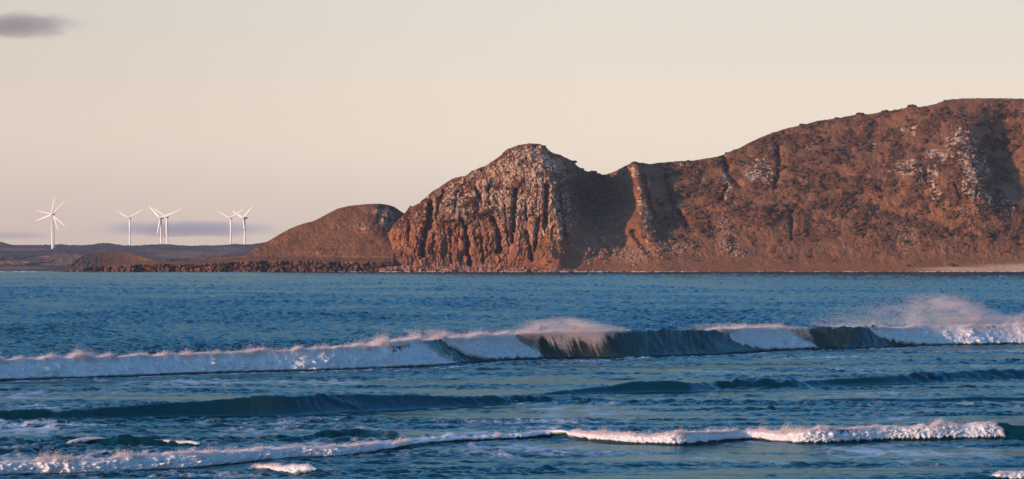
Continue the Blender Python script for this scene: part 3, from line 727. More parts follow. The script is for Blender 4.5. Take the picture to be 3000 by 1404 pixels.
def masks1(x, y):
    n = fbm(x / 38.0, y / 30.0, 4.4, 4); n2 = fbm(x / 14.0, y / 11.0, 9.4, 3)
    cl = blobs(x, y, CLIFF)
    sky = SKY1(x)
    cap = sstep(0, 22, y - sky + 10 * n)                       # grassy cap along the skyline
    foot = 1 - sstep(768, 782, y + 6 * n)
    fan = np.exp(-((x - 1600) / (8 + 0.75 * np.clip(y - 690, 0, 99))) ** 4) * sstep(686, 700, y)
    rock = cl * (0.45 + 0.55 * cap) * (1 - fan) * sstep(1735, 1690, x - 0 * y) + 0.25 * n * cl
    ledge = blobs(x, y, [(1310, 648, 40, 9, .9), (1410, 632, 40, 9, .9), (1400, 600, 40, 20, .7), (1310, 580, 30, 22, .4), (1440, 545, 50, 14, .5), (1500, 540, 40, 14, .35), (1370, 545, 30, 18, .6), (1470, 500, 30, 12, .4)])
    rock = rock * (1 - 0.85 * ledge)
    cr = blobs(x, y, CRAGS)
    rock = np.maximum(rock, cr * (0.9 + 0.85 * n2))
    rock = rock - 0.75 * sstep(-0.05, 0.35, n + 0.4 * n2) * sstep(700, 600, y) * cl
    scree = blobs(x, y, SCREE) * (0.9 + 0.5 * n2)
    shade = blobs(x, y, [(1730, 560, 90, 90, .8)])  # shade of the bowl put into the colour through the scrub mask
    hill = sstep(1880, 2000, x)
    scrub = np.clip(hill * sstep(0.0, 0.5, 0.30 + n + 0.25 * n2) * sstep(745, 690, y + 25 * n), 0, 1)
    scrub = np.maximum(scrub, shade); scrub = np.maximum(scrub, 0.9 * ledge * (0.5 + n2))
    scrub = np.maximum(scrub, 0.6 * sstep(20, 4, y - sky) * sstep(-0.1, 0.3, n2))
    dry = blobs(x, y, [(2220, 690, 110, 40, 1), (2330, 720, 160, 26, .9), (2450, 770, 300, 14, .8), (1600, 740, 60, 50, 1), (2900, 300, 160, 30, .8)])
    scrub = scrub * (1 - dry)
    red = np.clip(sstep(610, 690, y + 40 * n + 0.25 * (1350 - x)) * cl * 1.1, 0, 1)
    sand = blobs(x, y, [(2850, 788, 160, 6, .8), (3050, 785, 200, 12, .9), (3300, 786, 300, 14, .9)])
    redf = sstep(778, 786, y) * sstep(1560, 1640, x) * (1 - sand)
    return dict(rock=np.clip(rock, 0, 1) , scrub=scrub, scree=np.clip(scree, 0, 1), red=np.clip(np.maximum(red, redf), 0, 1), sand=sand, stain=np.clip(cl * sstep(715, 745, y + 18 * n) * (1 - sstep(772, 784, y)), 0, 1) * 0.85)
def disp1(x, y, d):
    cl = np.clip(blobs(x, y, CLIFF) * sstep(1720, 1660, x), 0, 1); cr = np.clip(blobs(x, y, CRAGS), 0, 1)
    fan = np.exp(-((x - 1600) / (8 + 0.75 * np.clip(y - 690, 0, 99))) ** 4) * sstep(686, 700, y)
    w = np.maximum(cl * 0.85, 0.38 * cr) * (1 - fan)
    wx_ = x + 10 * fbm(x / 60.0, y / 60.0, 1.1, 3)
    wy_ = y + 8 * fbm(x / 50.0, y / 50.0, 4.1, 3)
    ribs = ridged(wx_ / 46.0, wy_ / 190.0, 2.0, 2)
    low_ = sstep(600, 680, y)                                  # columnar below, blocky above
    c1, e1 = cells(wx_ / 17.0, wy_ / (22.0 + 40 * low_), 3)
    c2, e2 = cells(wx_ / 7.5 + 0.3 * c1, wy_ / (10.0 + 22 * low_), 9)
    c3, e3 = cells(wx_ / 3.6, wy_ / (5.0 + 9 * low_), 15)
    blk = fbm(x / 11.0, y / 13.0, 7.0, 4)
    tilt = ((wx_ / 17.0) % 1 - 0.5)
    o = w * (-2.2 * ribs - 2.4 * c1 - 1.5 * c2 - 0.75 * c3 + 1.6 * np.exp(-(e1 / 0.10) ** 2) + 0.9 * np.exp(-(e2 / 0.12) ** 2) - 1.2 * blk)
    g = np.zeros_like(x)
    jx = x + 4 * fbm(x / 20.0, y / 16.0, 6.0, 3)
    for pts, hw, dp in GULLIES:
        g = np.maximum(g, 1.25 * dp * np.exp(-(seg_dist(jx, y, pts) / hw) ** 2))
    o = o + g
    sl = 1 - w
    o = o + sl * (-3.2 * fbm(x / 70.0, y / 60.0, 2.5, 3) - 1.5 * fbm(x / 24.0, y / 22.0, 8.0, 4) - 0.6 * fbm(x / 8.0, y / 7.0, 4.0, 3)) * sstep(792, 740, y)
    sc = blobs(x, y, SCREE)
    o = o - sc * 0.7 * fbm(x / 4.0, y / 3.5, 2.0, 3)
    return o
def is_cliff(x, y):
    edge = np.interp(y, [400, 513, 600, 650, 690, 720, 760, 800], [1772, 1772, 1772, 1730, 1692, 1670, 1655, 1640])
    return x < edge
px1 = np.arange(1120, 3560, 1.7)
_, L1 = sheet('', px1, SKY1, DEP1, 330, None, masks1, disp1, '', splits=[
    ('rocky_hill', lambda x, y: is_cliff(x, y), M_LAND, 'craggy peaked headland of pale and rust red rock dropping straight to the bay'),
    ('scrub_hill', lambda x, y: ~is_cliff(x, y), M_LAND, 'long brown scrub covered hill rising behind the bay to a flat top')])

# ---- grassy hill, platform and low point left of the cliff
SKY2 = curve([(60, 799), (140, 798), (149, 796), (174, 790), (199, 779), (224, 762), (245, 747), (267, 739), (311, 736), (357, 739), (388, 743), (419, 754), (450, 762), (497, 765), (543, 762), (590, 758), (652, 755), (700, 752), (722, 745), (747, 726),
              (784, 708), (815, 689), (849, 670), (886, 656), (917, 649), (948, 633), (989, 611), (1026, 603), (1073, 598), (1113, 597), (1135, 600), (1156, 606), (1166, 614), (1181, 624), (1230, 645), (1300, 690), (1360, 760)], 2.5)
EDGE2 = curve([(60, 800), (149, 799), (200, 794), (250, 784), (311, 780), (360, 777), (419, 775), (520, 774), (621, 771), (700, 768), (747, 764), (868, 764), (980, 766), (1135, 768), (1360, 772)], 4)
def DEP2(x, y):
    e = EDGE2(x); s = SKY2(x)
    d = 2768 + 0.10 * np.clip(797 - y, 0, 40)
    d = d + np.clip(e - y, 0, 12) * 1.5                       # platform top, nearly level
    d = d + np.clip(752 - y, 0, 300) * 0.44                    # grassy slope
    d = d + 60 * sstep(1152, 1180, x) + 24 * sstep(1090, 1185, x) * sstep(740, 650, y)     # drops away to the notch before the cliff
    d = d + 0.0016 * np.clip(980 - x, 0, 500) ** 2 * sstep(760, 700, y) * 0.10
    d = d + 40 * np.exp(-((x - 300) / 110) ** 4) * sstep(775, 735, y)
    return d
def masks2(x, y):
    n = fbm(x / 30.0, y / 22.0, 14.4, 4); e = EDGE2(x)
    low = sstep(-3, 5, y - e + 5 * n)
    lump = np.exp(-((x - 255) / 75) ** 2) * sstep(738, 748, y + 8 * n)
    rock = np.maximum(low, lump)
    rock = np.maximum(rock, blobs(x, y, [(1130, 640, 28, 40, .8), (1065, 665, 28, 22, .45), (985, 660, 16, 14, .4), (920, 738, 36, 8, .5), (1110, 618, 26, 16, .7)]) * (0.8 + 0.6 * n))
    scrub = np.clip(0.5 * sstep(0.1, 0.6, n) + blobs(x, y, [(1130, 640, 40, 50, .7)]), 0, 1)
    return dict(rock=rock * (1 - low) * (1 - lump) , scrub=np.maximum(scrub * (1 - low), lump * 0.7), scree=0 * x, red=0.3 + 0 * x, sand=0 * x, stain=0 * x, low=np.maximum(low, 0.0))
def disp2(x, y, d):
    e = EDGE2(x); low = sstep(-6, 4, y - e)
    wx_ = x + 14 * fbm(x / 50.0, y / 30.0, 1.9, 3)
    c1, e1 = cells(wx_ / 19.0, y / 26.0, 4); c2, e2 = cells(wx_ / 8.0, y / 9.0, 8)
    o = low * (-6.0 * fbm(wx_ / 80.0, 0.5, 3.0, 3) - 1.0 * c1 - 0.6 * c2 - 1.0 * fbm(x / 7.0, y / 9.0, 2.0, 3) + 3 * np.exp(-(e1 / 0.15) ** 2))
    o = o + (1 - low) * (-2.0 * fbm(x / 60.0, y / 40.0, 5.0, 3) - 0.5 * fbm(x / 8.0, y / 7.0, 6.0, 3))
    cr = blobs(x, y, [(1130, 640, 28, 40, 1), (1065, 665, 28, 22, .6), (985, 660, 16, 14, .5), (920, 738, 36, 8, .6), (255, 765, 60, 22, 1)])
    o = o + cr * (-2.5 * ridged(x / 14.0, y / 20.0, 4.0, 3))
    for pts, hw, dp in [([(1150, 612), (1140, 650), (1146, 680)], 6, 6), ([(1120, 605), (1108, 650)], 6, 5)]:
        o = o + dp * np.exp(-(seg_dist(x, y, pts) / hw) ** 2)
    return o
def is_dark(x, y): return (y > EDGE2(x) + 1.5 + 4 * fbm(x / 18.0, y / 15.0, 3.3, 3)) | ((np.exp(-((x - 255) / 70) ** 2) > 0.25) & (x < 285) & (y > 752 + 7 * fbm(x / 18.0, y / 12.0, 6.3, 3)))
px2 = np.arange(60, 1300, 1.7)
_, L2 = sheet('', px2, SKY2, DEP2, 220, None, masks2, disp2, '', splits=[
    ('grassy_hill', lambda x, y: ~is_dark(x, y), M_LAND, 'smooth brown grassy hill with a long low tongue of land running left'),
    ('shore_cliff_hill', lambda x, y: is_dark(x, y), M_DARK, 'low dark cliff of broken rock along the water below the grassy hill')], backdrop=160, rough=0.5)

# ---- rock shelf under the cliff
def build_shelf():
    px = np.arange(1110, 2100, 1.5); t = np.linspace(0, 1, 46)
    PX, T = np.meshgrid(px, t)
    top = np.interp(PX, [1110, 1140, 1200, 1300, 1400, 1560, 1640, 1700, 2100], [788, 781, 778, 781, 782, 782, 786, 790, 792]) - 1.5 * np.clip(fbm(PX / 12.0, 1.5, 0.2, 4), -1, 1)
    hz = (797 - top) * 0.243
    # two stepped ledges
    st = np.where(T < 0.45, sstep(0.02, 0.25, T) * 0.55, np.where(T < 0.55, 0.55, 0.55 + 0.45 * sstep(0.55, 0.75, T)))
    back = T * 26 * sstep(0.2, 0.5, T) + 6 * T
    blocky = np.round(2.5 * fbm(PX / 18.0, T * 2, 4.1, 3)) * 1.6 + 1.1 * fbm(PX / 5.0, T * 5, 1.0, 3)
    D = 2742 + 14 * sstep(1600, 1900, PX) + back + blocky
    Z = hz * st + 0.35 * fbm(PX / 6.0, T * 6, 3.0, 3) * st
    Z[0] = -3; Z[-1] = np.minimum(Z[-1], 1) - 2
    co = np.stack([wx(PX, D), D, Z], -1).reshape(-1, 3)
    structure(raw_mesh('rock_shelf_shore', co, grid_faces(*PX.shape), M_SHELF, None, False), 'flat reddish rock shelf along the water under the cliff')
build_shelf()

# ---- low country behind the bay, left
SKY3 = curve([(-900, 716), (-40, 709), (0, 709), (18, 712), (30, 717), (70, 718.5), (110, 718), (150, 717), (180, 716), (200, 718), (240, 718), (275, 716), (290, 713), (318, 711.5), (335, 715), (360, 719), (400, 719.5), (430, 717), (450, 716), (480, 715.5),
              (505, 716), (520, 719), (560, 720), (600, 719), (640, 719), (690, 715), (705, 716), (740, 716), (770, 710), (800, 707), (900, 704), (1300, 702), (1900, 702)], 1.5)
def far_land():
    px = np.arange(-900, 1700, 2.6); rows = 150
    t = np.linspace(0, 1, rows); PX, T = np.meshgrid(px, t)
    PY = 798.5 + (SKY3(PX) + 1.5 * fbm(PX / 7.0, 0.3, 0.9, 4) * sstep(0.97, 1.0, T) - 798.5) * T
    D = np.interp(PY, [700, 715, 721, 730, 738, 750, 765, 780, 790, 798.5], [7300, 7050, 6650, 6030, 5300, 4500, 3800, 3200, 2900, 2764])
    D = D + sstep(792, 770, PY) * (170 * fbm(PX / 120.0, PY / 16.0, 3.0, 4) + 60 * fbm(PX / 25.0, PY / 6.0, 9.0, 3))
    tan = blobs(PX, PY, [(190, 753, 60, 12, .9), (60, 770, 120, 8, .7), (150, 772, 90, 8, .9), (40, 785, 120, 6, .8), (560, 745, 110, 12, .7), (660, 735, 60, 10, .5), (470, 738, 60, 8, .4), (40, 731, 120, 3.0, .8), (640, 728, 80, 6, .4)])
    sand = blobs(PX, PY, [(30, 796.0, 160, 1.8, 1.0), (-300, 795.5, 400, 3, .9)]) 
    Z = wz(PY, D); Z[0] = -3
    nb = 8
    X = wx(PX, D)
    for k in range(1, nb + 1):
        f = k / nb
        X = np.vstack([X, X[rows - 1]]); D = np.vstack([D, D[rows - 1] + 900 * f]); Z = np.vstack([Z, Z[rows - 1] * (1 - f) - 3 * f])
        tan = np.vstack([tan, tan[-1]]); sand = np.vstack([sand, sand[-1]])
    co = np.stack([X, D, Z], -1).reshape(-1, 3)
    structure(raw_mesh('distant_hills', co, grid_faces(*X.shape), M_FAR, None, True, {'tan': tan, 'sand': sand}), 'low hazy purple brown country behind the bay')
far_land()

# ---------------------------------------------------------------- scrub, scree
def pick(L, weight, n, seed):
    PX, PY, X, D, Z, at = L
    w = weight(PX, PY); R = w.shape[0]
    w = w * (Z > 1.0)
    w = w.ravel() / w.sum()
    i = np.random.default_rng(seed).choice(w.size, n, p=w)
    return np.stack([X.ravel()[i], D.ravel()[i], Z.ravel()[i]], -1), PX.ravel()[i], PY.ravel()[i]
rg = np.random.default_rng(44)
A1 = masks1(L1[0], L1[1])
rowsz = np.abs(np.gradient(L1[1], axis=0))
p, _, _ = pick(L1, lambda x, y: (A1['scrub'] ** 1.3 + 0.03) * (1 - np.clip(A1['rock'], 0, 1)) * (1 - A1['sand']) * rowsz * sstep(785, 770, y) * sstep(1, 6, y - SKY1(x)), 7000, 45)
stuff(scatter_lumps('scrub', p, rg.lognormal(0.0, 0.42, len(p)) * 0.85, M_SCRUB, 1, 0.20, (1.3, 1.2, 0.7), 46, True), 'dark low scrub scattered over the brown hillside')
p, _, _ = pick(L1, lambda x, y: (np.clip(A1['scree'], 0, 1) ** 2) * rowsz, 6500, 47)
stuff(scatter_lumps('scree_debris', p, rg.lognormal(-0.75, 0.45, len(p)), M_SCREE, 0, 0.2, (1, 1, 0.8), 48), 'pale boulders and rubble lying in fans below the crags')
p, _, _ = pick(L1, lambda x, y: np.clip(A1['rock'], 0, 1) * sstep(0.2, 0.6, A1['scrub'] + 0.25) * rowsz * sstep(4, 10, y - SKY1(x)), 1500, 49)
stuff(scatter_lumps('cliff_vegetation', p, rg.lognormal(-0.2, 0.4, len(p)) * 0.9, M_SCRUB, 1, 0.22, (1.1, 1.1, 0.8), 50), 'dark bushes clinging to the rock ledges')

def GFREE(x, y):
    g = np.zeros_like(x)
    for pts, hw, dp in GULLIES: g = np.maximum(g, np.exp(-(seg_dist(x, y, pts) / (1.25 * hw)) ** 2))
    return np.clip(1 - 1.3 * g, 0, 1)
def crag_material():
    t = NT('weathered rock'); p = t.pos()
    n = t.noise(t.mapping(p, (1, 1, 0.4)), 0.4, 4, 0.65); n2 = t.noise(p, 0.08, 3, 0.6)
    a = t.mix(t.ramp(n, 0.35, 0.6), (0.13, 0.07, 0.045), (0.43, 0.28, 0.185))
    z_ = t.new('ShaderNodeSeparateXYZ'); t.link(p, z_.inputs[0])
    low = t.ramp(t.math('ADD', z_.outputs['Z'], t.math('MULTIPLY', n2, 30.0)), 62.0, 38.0)
    c = t.mix(low, a, (0.27, 0.11, 0.058))
    return t.done(t.principled(c, 0.95, 0.1).outputs[0])
p, _, _ = pick(L1, lambda x, y: np.clip(A1['rock'], 0, 1) ** 1.5 * (1 - 0.6 * A1['red']) * rowsz * sstep(4, 10, y - SKY1(x)) * sstep(1720, 1690, np.where(x < 1800, x, 0)) * GFREE(x, y) * np.where(x > 1760, 0.25, 1), 2300, 53)
stuff(scatter_lumps('cliff_rubble', p + np.array([0, 0.5, 0]), rg.lognormal(-0.05, 0.42, len(p)), crag_material(), 0, 0.22, (0.75, 0.8, 1.25), 54), 'angular blocks of weathered rock standing out of the cliff face')

# single bushes standing out against the sky
def shrub(px, w_px, h_px, label, L=None, sky=SKY1, dep=DEP1, seed=0):
    y0 = float(sky(px)); d = float(dep(np.array([float(px)]), np.array([y0]))[0]) + 1.0
    s = d / F
    w, h = w_px * s * 0.75, h_px * s * 0.5
    o = empty('shrub', (float(wx(px, d)), d, float(wz(y0 + 1.5, d)) - 0.30 * h))
    thing(o, label, 'shrub', 'bushes on the skyline of the headland')
    bpy.context.view_layer.update()
    rg = np.random.default_rng(seed + 300)
    n = 70
    q = rg.normal(size=(n, 3)); q /= np.linalg.norm(q, axis=1)[:, None]; q *= rg.uniform(0.2, 1, (n, 1)) ** 0.5
    pos = q * np.array([w * 0.42, w * 0.4, h * 0.36]) + np.array([0, 0, h * 0.55])
    c = scatter_lumps('foliage', pos, rg.uniform(0.10, 0.2, n) * max(w, h), M_SCRUB, 1, 0.25, (1, 1, 0.8), seed + 301, parent=o)
    # a few short stems
    st = []
    fa = []
    for k in range(4):
        b = np.array([rg.normal() * w * 0.06, rg.normal() * w * 0.06, -0.6]); tp = np.array([rg.normal() * w * 0.2, rg.normal() * w * 0.2, h * 0.5]); r0 = 0.10
        base = len(st)
        for zz, r in ((b, r0), (tp, r0 * 0.5)):
            for a in range(5): st.append(zz + np.array([r * math.cos(a * 1.2566), r * math.sin(a * 1.2566), 0]))
        for a in range(5): fa.append((base + a, base + (a + 1) % 5, base + 5 + (a + 1) % 5, base + 5 + a))
    raw_mesh('stem', np.array(st), np.array(fa), M_SCRUB, o)
SHRUBS = [(1202, 7, 10, 'dark bush perched at the notch where the grassy hill meets the cliff'), (1384, 9, 7, 'low bush on the left slope of the rocky peak'), (1594, 16, 10, 'dark bush just right of the rocky summit'),
          (1641, 9, 6, 'small bush partway down the shaded right shoulder of the peak'), (1680, 22, 13, 'broad dark bush on the shaded shoulder below the summit'), (1707, 12, 12, 'round upright bush near the bottom of the shaded shoulder'), (1738, 26, 8, 'wide low bush beside the saddle right of the peak'),
          (1860, 26, 7, 'low bush at the top of the pale spur right of the saddle'), (2130, 16, 7, 'small bush at the bend where the long hill starts to climb'), (2352, 26, 6, 'flat bush midway up the long hill skyline'), (2452, 22, 6, 'flat dark bush higher up the long hill skyline'),
          (2520, 34, 8, 'wide dark bush on the upper part of the long hill skyline'), (2594, 30, 7, 'wide low bush just left of a tiny upright one on the long hill'), (2621, 8, 9, 'tiny upright bush between two wide ones on the long hill'), (2672, 36, 9, 'largest dark bush, just below the flat top of the long hill'), (2768, 14, 7, 'small bush at the left end of the flat hilltop')]
for k, (px, w, h, lab) in enumerate(SHRUBS): shrub(px, w, h, lab, seed=k)

# white line of shore break under the land
def shore_break():
    P, S = [], []
    rg = np.random.default_rng(61)
    for x0, x1, dens in ((1460, 1630, .5), (1640, 1780, .8), (1800, 2050, 1.0), (2220, 2330, 1.0), (2380, 2560, .6), (2600, 2900, .5), (2900, 3400, .7), (0, 150, 1.0), (-400, 0, .8), (738, 760, 1.5), (900, 1140, .15), (1140, 1460, .2)):
        n = int((x1 - x0) * 5 * dens)
        q = rg.uniform(x0, x1, n)
        keep = fbm(q / 22.0, 0.7, 0.1, 3) > -0.05
        q = q[keep]
        d = np.interp(q, [-400, 150, 151, 1100, 1101, 1640, 1900, 2300, 3400], [2745, 2745, 2752, 2752, 2737, 2737, 2748, 2755, 2755]) - rg.exponential(1.6, len(q))
        P.append(np.stack([wx(q, d), d, rg.uniform(0.0, 0.2, len(q))], -1)); S.append(rg.uniform(0.07, 0.24, len(q)))
    stuff(scatter_lumps('shore_foam', np.vstack(P), np.hstack(S), M_FOAM, 1, 0.2, (1.8, 1.2, 0.8), 62), 'thin broken white line of surf along the far shore')
shore_break()

# ================================================================ WIND TURBINES
def tube(prof, n=20):
    """lathe round z: prof [(z, r)]"""
    co, fa = [], []
    for z, r in prof:
        for k in range(n): co.append((r * math.cos(2 * math.pi * k / n), r * math.sin(2 * math.pi * k / n), z))
    for i in range(len(prof) - 1):
        for k in range(n): fa.append((i * n + k, i * n + (k + 1) % n, (i + 1) * n + (k + 1) % n, (i + 1) * n + k))
    return np.array(co), np.array(fa)

def blade_mesh(R):
    """blade along +z from the hub, twisted aerofoil section"""
    co, fa = [], []; n = 14; st = 22
    for i in range(st):
        f = i / (st - 1); z = 0.9 + f * (R - 0.9)
        ch = np.interp(f, [0, .04, .2, .6, 1], [0.055, 0.06, 0.10, 0.07, 0.03]) * R
        tk = np.interp(f, [0, .04, .2, 1], [0.055, 0.05, 0.024, 0.004]) * R
        tw = math.radians(np.interp(f, [0, .2, 1], [18, 12, 0])); pre = 0.012 * R * f * f
        for k in range(n):
            a = 2 * math.pi * k / n
            x, y = ch * 0.5 * math.cos(a) - 0.1 * ch * (f > .05), tk * 0.5 * math.sin(a)
            co.append((x * math.cos(tw) - y * math.sin(tw), x * math.sin(tw) + y * math.cos(tw) - pre, z))
    for i in range(st - 1):
        for k in range(n): fa.append((i * n + k, i * n + (k + 1) % n, (i + 1) * n + (k + 1) % n, (i + 1) * n + k))
    return np.array(co), np.array(fa)

def box_round(lx, ly, lz, taper=0.8):
    """rounded nacelle body along y"""
    prof = [(-0.5, .62), (-0.47, .86), (-0.3, 1), (0.2, 1), (0.42, taper), (0.5, taper * .7)]
    n = 20; co, fa = [], []
    for y, r in prof:
        for k in range(n):
            a = 2 * math.pi * k / n; c, s = math.cos(a), math.sin(a)
            sx = math.copysign(abs(c) ** 0.45, c); sz = math.copysign(abs(s) ** 0.45, s)
            co.append((sx * lx / 2 * r, y * ly, sz * lz / 2 * r))
    for i in range(len(prof) - 1):
        for k in range(n): fa.append((i * n + k, i * n + (k + 1) % n, (i + 1) * n + (k + 1) % n, (i + 1) * n + k))
    m = len(co); co += [(0, prof[0][0] * ly, 0), (0, prof[-1][0] * ly, 0)]; L = (len(prof) - 1) * n
    for k in range(n):
        fa.append((m, (k + 1) % n, k, k)); fa.append((m + 1, L + k, L + (k + 1) % n, L + (k + 1) % n))
    tri = [f[:3] for f in fa if f[2] == f[3]]; quad = [f for f in fa if f[2] != f[3]]
    allt = tri + [(a, b, c) for a, b, c, d in quad] + [(a, c, d) for a, b, c, d in quad]
    return np.array(co), np.array(allt)

RB = 27.5     # rotor radius of the model
def make_turbine():
    t = empty('wind_turbine')
    HB = 100.0                                   # hub height of the model; the foot is trimmed by scaling the tower
    tw = raw_mesh('tower', *tube([(-8, 1.65), (0, 1.65), (0.5, 1.6), (40, 1.35), (HB - 1.6, 1.0), (HB - 1.2, 1.2), (HB - 0.9, 1.2)]), M_WHITE, t)
    na = raw_mesh('nacelle', *box_round(2.8, 7.0, 2.8), M_GREY, t); na.location = (0, 1.8, 0)
    hub = raw_mesh('hub', *tube([(-1.0, 1.35), (0, 1.4), (0.9, 1.15), (1.6, 0.6), (1.85, 0.05)]), M_WHITE, t)
    hub.rotation_euler = (math.radians(90), 0, 0); hub.location = (0, -3.2, 0)
    bl = []
    bco, bfa = blade_mesh(RB)
    for k in range(3):
        b = raw_mesh('blade', bco, bfa, M_WHITE, hub) if k == 0 else bpy.data.objects.new('blade', bl[0].data)
        if k: COL.objects.link(b); b.parent = hub
        bl.append(b)
    return t, tw, na, hub, bl, HB

def place_turbine(src, px, py, d, base_z, r_px, ang, yaw, label, first=False):
    t, tw, na, hub, bl, HB = src
    if not first:
        t2 = t.copy(); COL.objects.link(t2); parts = []
        for o in (tw, na, hub):
            c = o.copy(); COL.objects.link(c); c.parent = t2; parts.append(c)
        b2 = []
        for o in bl:
            c = o.copy(); COL.objects.link(c); c.parent = parts[2]; b2.append(c)
        t, (tw, na, hub), bl = t2, parts, b2
    s = r_px * d / F / RB
    zh = float(wz(py, d)); hh = (zh - base_z) / s
    x = float(wx(px, d))
    t.location = (x, d, base_z); t.scale = (s, s, s); t.rotation_euler = (0, 0, math.radians(yaw))
    tw.scale = (1, 1, hh / HB)
    na.location = (0, 1.8, hh); hub.location = (0, -3.2, hh)
    # hub local frame: its z axis points to -y (to the viewer); blades turn about that axis
    for k, b in enumerate(bl):
        # blade along hub-local direction of angle a (photo plane: x right, z up)
        a = math.radians(ang + 120 * k)
        b.rotation_euler = (0, 0, 0)
        vx, vz = math.cos(a), math.sin(a)
        # hub-local axes: X = world X, Y = world Z, Z = world -Y
        zc = Vector((vx, vz, 0)); yc = Vector((0, 0, -1)); xc = yc.cross(zc)
        b.rotation_euler = Matrix((xc, yc, zc)).transposed().to_euler()
    thing(t, label, 'wind turbine', 'wind turbines on the far hills')

src = make_turbine()
TUR = [(153.5, 629, 6030, 24.8, 54, 80, -12, 'white wind turbine with bright blades standing alone on the nearer slope'),
       (157, 628, 6250, 26.0, 51, 47, -10, 'wind turbine directly behind the lone one, its tower hidden, blades between the bright ones'),
       (380.5, 639, 7150, 30, 47, 31, -14, 'single white wind turbine on the ridge, first one right of the lone pair'),
       (472, 639, 7250, 30, 52, 138, -30, 'wind turbine with one blade hanging beside its tower, left of a near identical overlapping one'),
       (490, 635.5, 7080, 31, 52, 27, -12, 'white wind turbine with the thickest tower on the ridge, overlapping the one on its left'),
       (676, 639, 7100, 31, 46, 32, -14, 'white wind turbine with two raised blades left of the sideways one'),
       (717, 639, 7200, 31, 54, 37, -48, 'dim wind turbine turned sideways nearest to the grassy hill')]
for k, (px, py, d, bz, r, a, yw, lab) in enumerate(TUR):
    place_turbine(src, px, py, d, bz, r, a, yw, lab, first=(k == 0))

def cloud(name, label, cx, cy, wpx, hpx, d, density, seed, amp=0.35, col=(0.50, 0.46, 0.52), ns=2.6):
    s_ = d / F
    v, f = ico(4)
    n = fbm(v[:, 0] * 2.2 + seed, v[:, 1] * 1.5, v[:, 2] * 2.5, 4)
    v = v * (1 + amp * n)[:, None]
    v[:, 2] = np.where(v[:, 2] < 0, v[:, 2] * 0.6, v[:, 2])
    co = v * np.array([wpx / 2 * s_, wpx / 3.5 * s_, hpx / 2 * s_])
    t = NT(name)
    pv = t.new('ShaderNodeVolumePrincipled'); pv.inputs['Color'].default_value = (*col, 1); pv.inputs['Anisotropy'].default_value = 0.1  # low scatter colour puts the cloud's shaded grey into the volume
    tcn = t.new('ShaderNodeTexCoord')
    lx, lz = wpx / 2 * s_, hpx / 2 * s_
    q = t.mapping(tcn.outputs['Object'], (1 / lx, 1 / (wpx / 3.5 * s_), 1 / lz))
    ln = t.new('ShaderNodeVectorMath', operation='LENGTH'); t.link(q, ln.inputs[0])
    fall = t.math('SUBTRACT', 1.0, t.ramp(ln.outputs['Value'], 0.15, 1.0))
    no = t.noise(t.mapping(tcn.outputs['Object'], (1 / lx, 1 / lx, 2.2 / lx)), ns, 6, 0.66, 0.5)
    den = t.math('MULTIPLY', t.math('MULTIPLY', fall, t.ramp(t.math('ADD', no, t.math('MULTIPLY', fall, 0.30)), 0.48, 0.80)), density)
    t.link(den, pv.inputs['Density']); t.link(pv.outputs[0], t.out.inputs['Volume'])
    o = raw_mesh(name, co, f, t.m)
    o.location = (float(wx(cx, d)), d, float(wz(cy, d)))
    thing(o, label, 'cloud', 'grey clouds over the bay')
cloud('cloud', 'small soft grey cloud high above the wind turbines', 30, 76, 600, 130, 12500, 0.010, 1.0, ns=4.2)
cloud('cloud', 'long flat mauve cloud bank low behind the wind turbines', 540, 672, 800, 80, 20000, 0.0062, 5.0, 0.2, (0.56, 0.57, 0.66), 5.5)
cloud('cloud', 'faint low cloud bank at the skyline left of all the wind turbines', 20, 690, 420, 40, 21000, 0.005, 9.0, 0.2, (0.56, 0.57, 0.66), 5.0)

# ================================================================ SKY, CLOUDS, LIGHT, CAMERA
HZ0, HZ1, HZ2 = (0.655, 0.53, 0.445), (0.79, 0.68, 0.555), (0.70, 0.66, 0.58)
SKYTINT = (0.70, 1.36, 1.92)
HAZE = 2.2e-5
SUN_AZ = math.radians(52.0)      # left of straight behind the camera
SUN_EL = math.radians(10.0)
to_sun = Vector((-math.sin(SUN_AZ) * math.cos(SUN_EL), -math.cos(SUN_AZ) * math.cos(SUN_EL), math.sin(SUN_EL)))
sun = bpy.data.lights.new('Sun', 'SUN'); sun.energy = 5.0; sun.angle = math.radians(0.5); sun.color = (1.0, 0.58, 0.37)
so = bpy.data.objects.new('Sun', sun); COL.objects.link(so)
so.rotation_euler = to_sun.to_track_quat('Z', 'Y').to_euler()

w = bpy.data.worlds.new('World'); SC.world = w; w.use_nodes = True
nt = w.node_tree; nt.nodes.clear()
wo = nt.nodes.new('ShaderNodeOutputWorld'); bg = nt.nodes.new('ShaderNodeBackground'); sk = nt.nodes.new('ShaderNodeTexSky')
sk.sky_type = 'NISHITA'; sk.sun_disc = False; sk.sun_elevation = SUN_EL
sk.sun_rotation = math.atan2(to_sun.x, to_sun.y)
sk.air_density = 1.0; sk.dust_density = 1.0; sk.ozone_density = 2.0; sk.altitude = 0
bg.inputs[1].default_value = 0.15
def wn(typ, **kw):
    n = nt.nodes.new(typ)
    for k, v in kw.items(): setattr(n, k, v)
    return n
tc = wn('ShaderNodeTexCoord'); sx = wn('ShaderNodeSeparateXYZ'); nt.links.new(tc.outputs['Generated'], sx.inputs[0])
def wmap(sock, a, b, c=0.0, d=1.0):
    n = wn('ShaderNodeMapRange', interpolation_type='SMOOTHSTEP'); nt.links.new(sock, n.inputs[0])
    for i, v in enumerate((a, b, c, d)): n.inputs[i + 1].default_value = v
    return n.outputs[0]
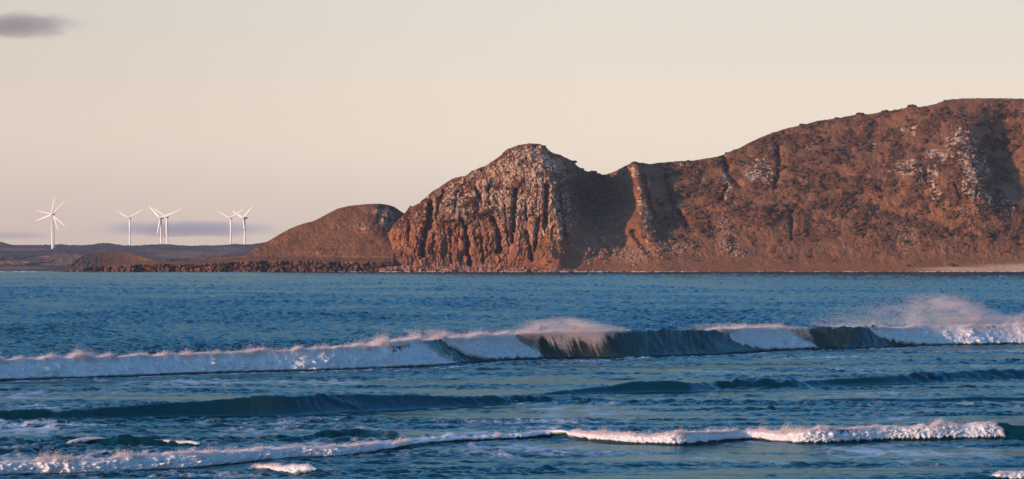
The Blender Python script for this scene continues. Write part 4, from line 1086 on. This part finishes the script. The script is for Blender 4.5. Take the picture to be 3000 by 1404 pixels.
def wmix(fac, a, b, mode='MIX'):
    n = wn('ShaderNodeMix', data_type='RGBA', blend_type=mode)
    for i, v in ((0, fac), (6, a), (7, b)):
        if isinstance(v, tuple): n.inputs[i].default_value = (*v, 1)
        elif isinstance(v, float): n.inputs[i].default_value = v
        else: nt.links.new(v, n.inputs[i])
    return n.outputs[2]
K = 1 / 0.15
kk = lambda *c: tuple(K * v for v in c)
z = sx.outputs['Z']
low = wmix(wmap(z, 0.0, 0.032), kk(*HZ0), kk(*HZ1))
low = wmix(wmap(z, 0.030, 0.075), low, kk(*HZ2))
low = wmix(wmap(sx.outputs['X'], -0.16, 0.03, 0.0, 1.0), wmix(1.0, low, (0.87, 0.86, 0.87), 'MULTIPLY'), low)
high = wmix(1.0, sk.outputs[0], SKYTINT, 'MULTIPLY')
skyc = wmix(wmap(z, 0.055, 0.20), low, high)
nt.links.new(skyc, bg.inputs[0]); nt.links.new(bg.outputs[0], wo.inputs[0])

# ---- thin haze over the whole bay
def box(name, x0, x1, y0, y1, z0, z1, mat):
    v = np.array([(x, y, z) for z in (z0, z1) for y in (y0, y1) for x in (x0, x1)], float)
    f = np.array([(0, 2, 3, 1), (4, 5, 7, 6), (0, 1, 5, 4), (2, 6, 7, 3), (0, 4, 6, 2), (1, 3, 7, 5)])
    return raw_mesh(name, v, f, mat, None, False)
hm = NT('haze'); pv = hm.new('ShaderNodeVolumePrincipled')
pv.inputs['Color'].default_value = (0.86, 0.84, 0.92, 1); pv.inputs['Density'].default_value = HAZE; pv.inputs['Anisotropy'].default_value = 0.2
hm.link(pv.outputs[0], hm.out.inputs['Volume'])
if HAZE > 0: stuff(box('haze', -3200, 3200, -400, 9200, -9, 175, hm.m))

cam = bpy.data.cameras.new('Camera'); cam.sensor_width = 36; cam.angle = FOV
cam.shift_y = (HOR - H / 2) / W
cam.clip_start = 1.0; cam.clip_end = 60000
co_ = bpy.data.objects.new('Camera', cam); COL.objects.link(co_)
co_.location = (0, 0, CAMH); co_.rotation_euler = (math.radians(90), 0, 0)
SC.camera = co_

vs = SC.view_settings
vs.view_transform = 'Standard'; vs.look = 'None'; vs.gamma = 1.0; vs.exposure = 0.16; vs.use_curve_mapping = False
SC.cycles.max_bounces = 6
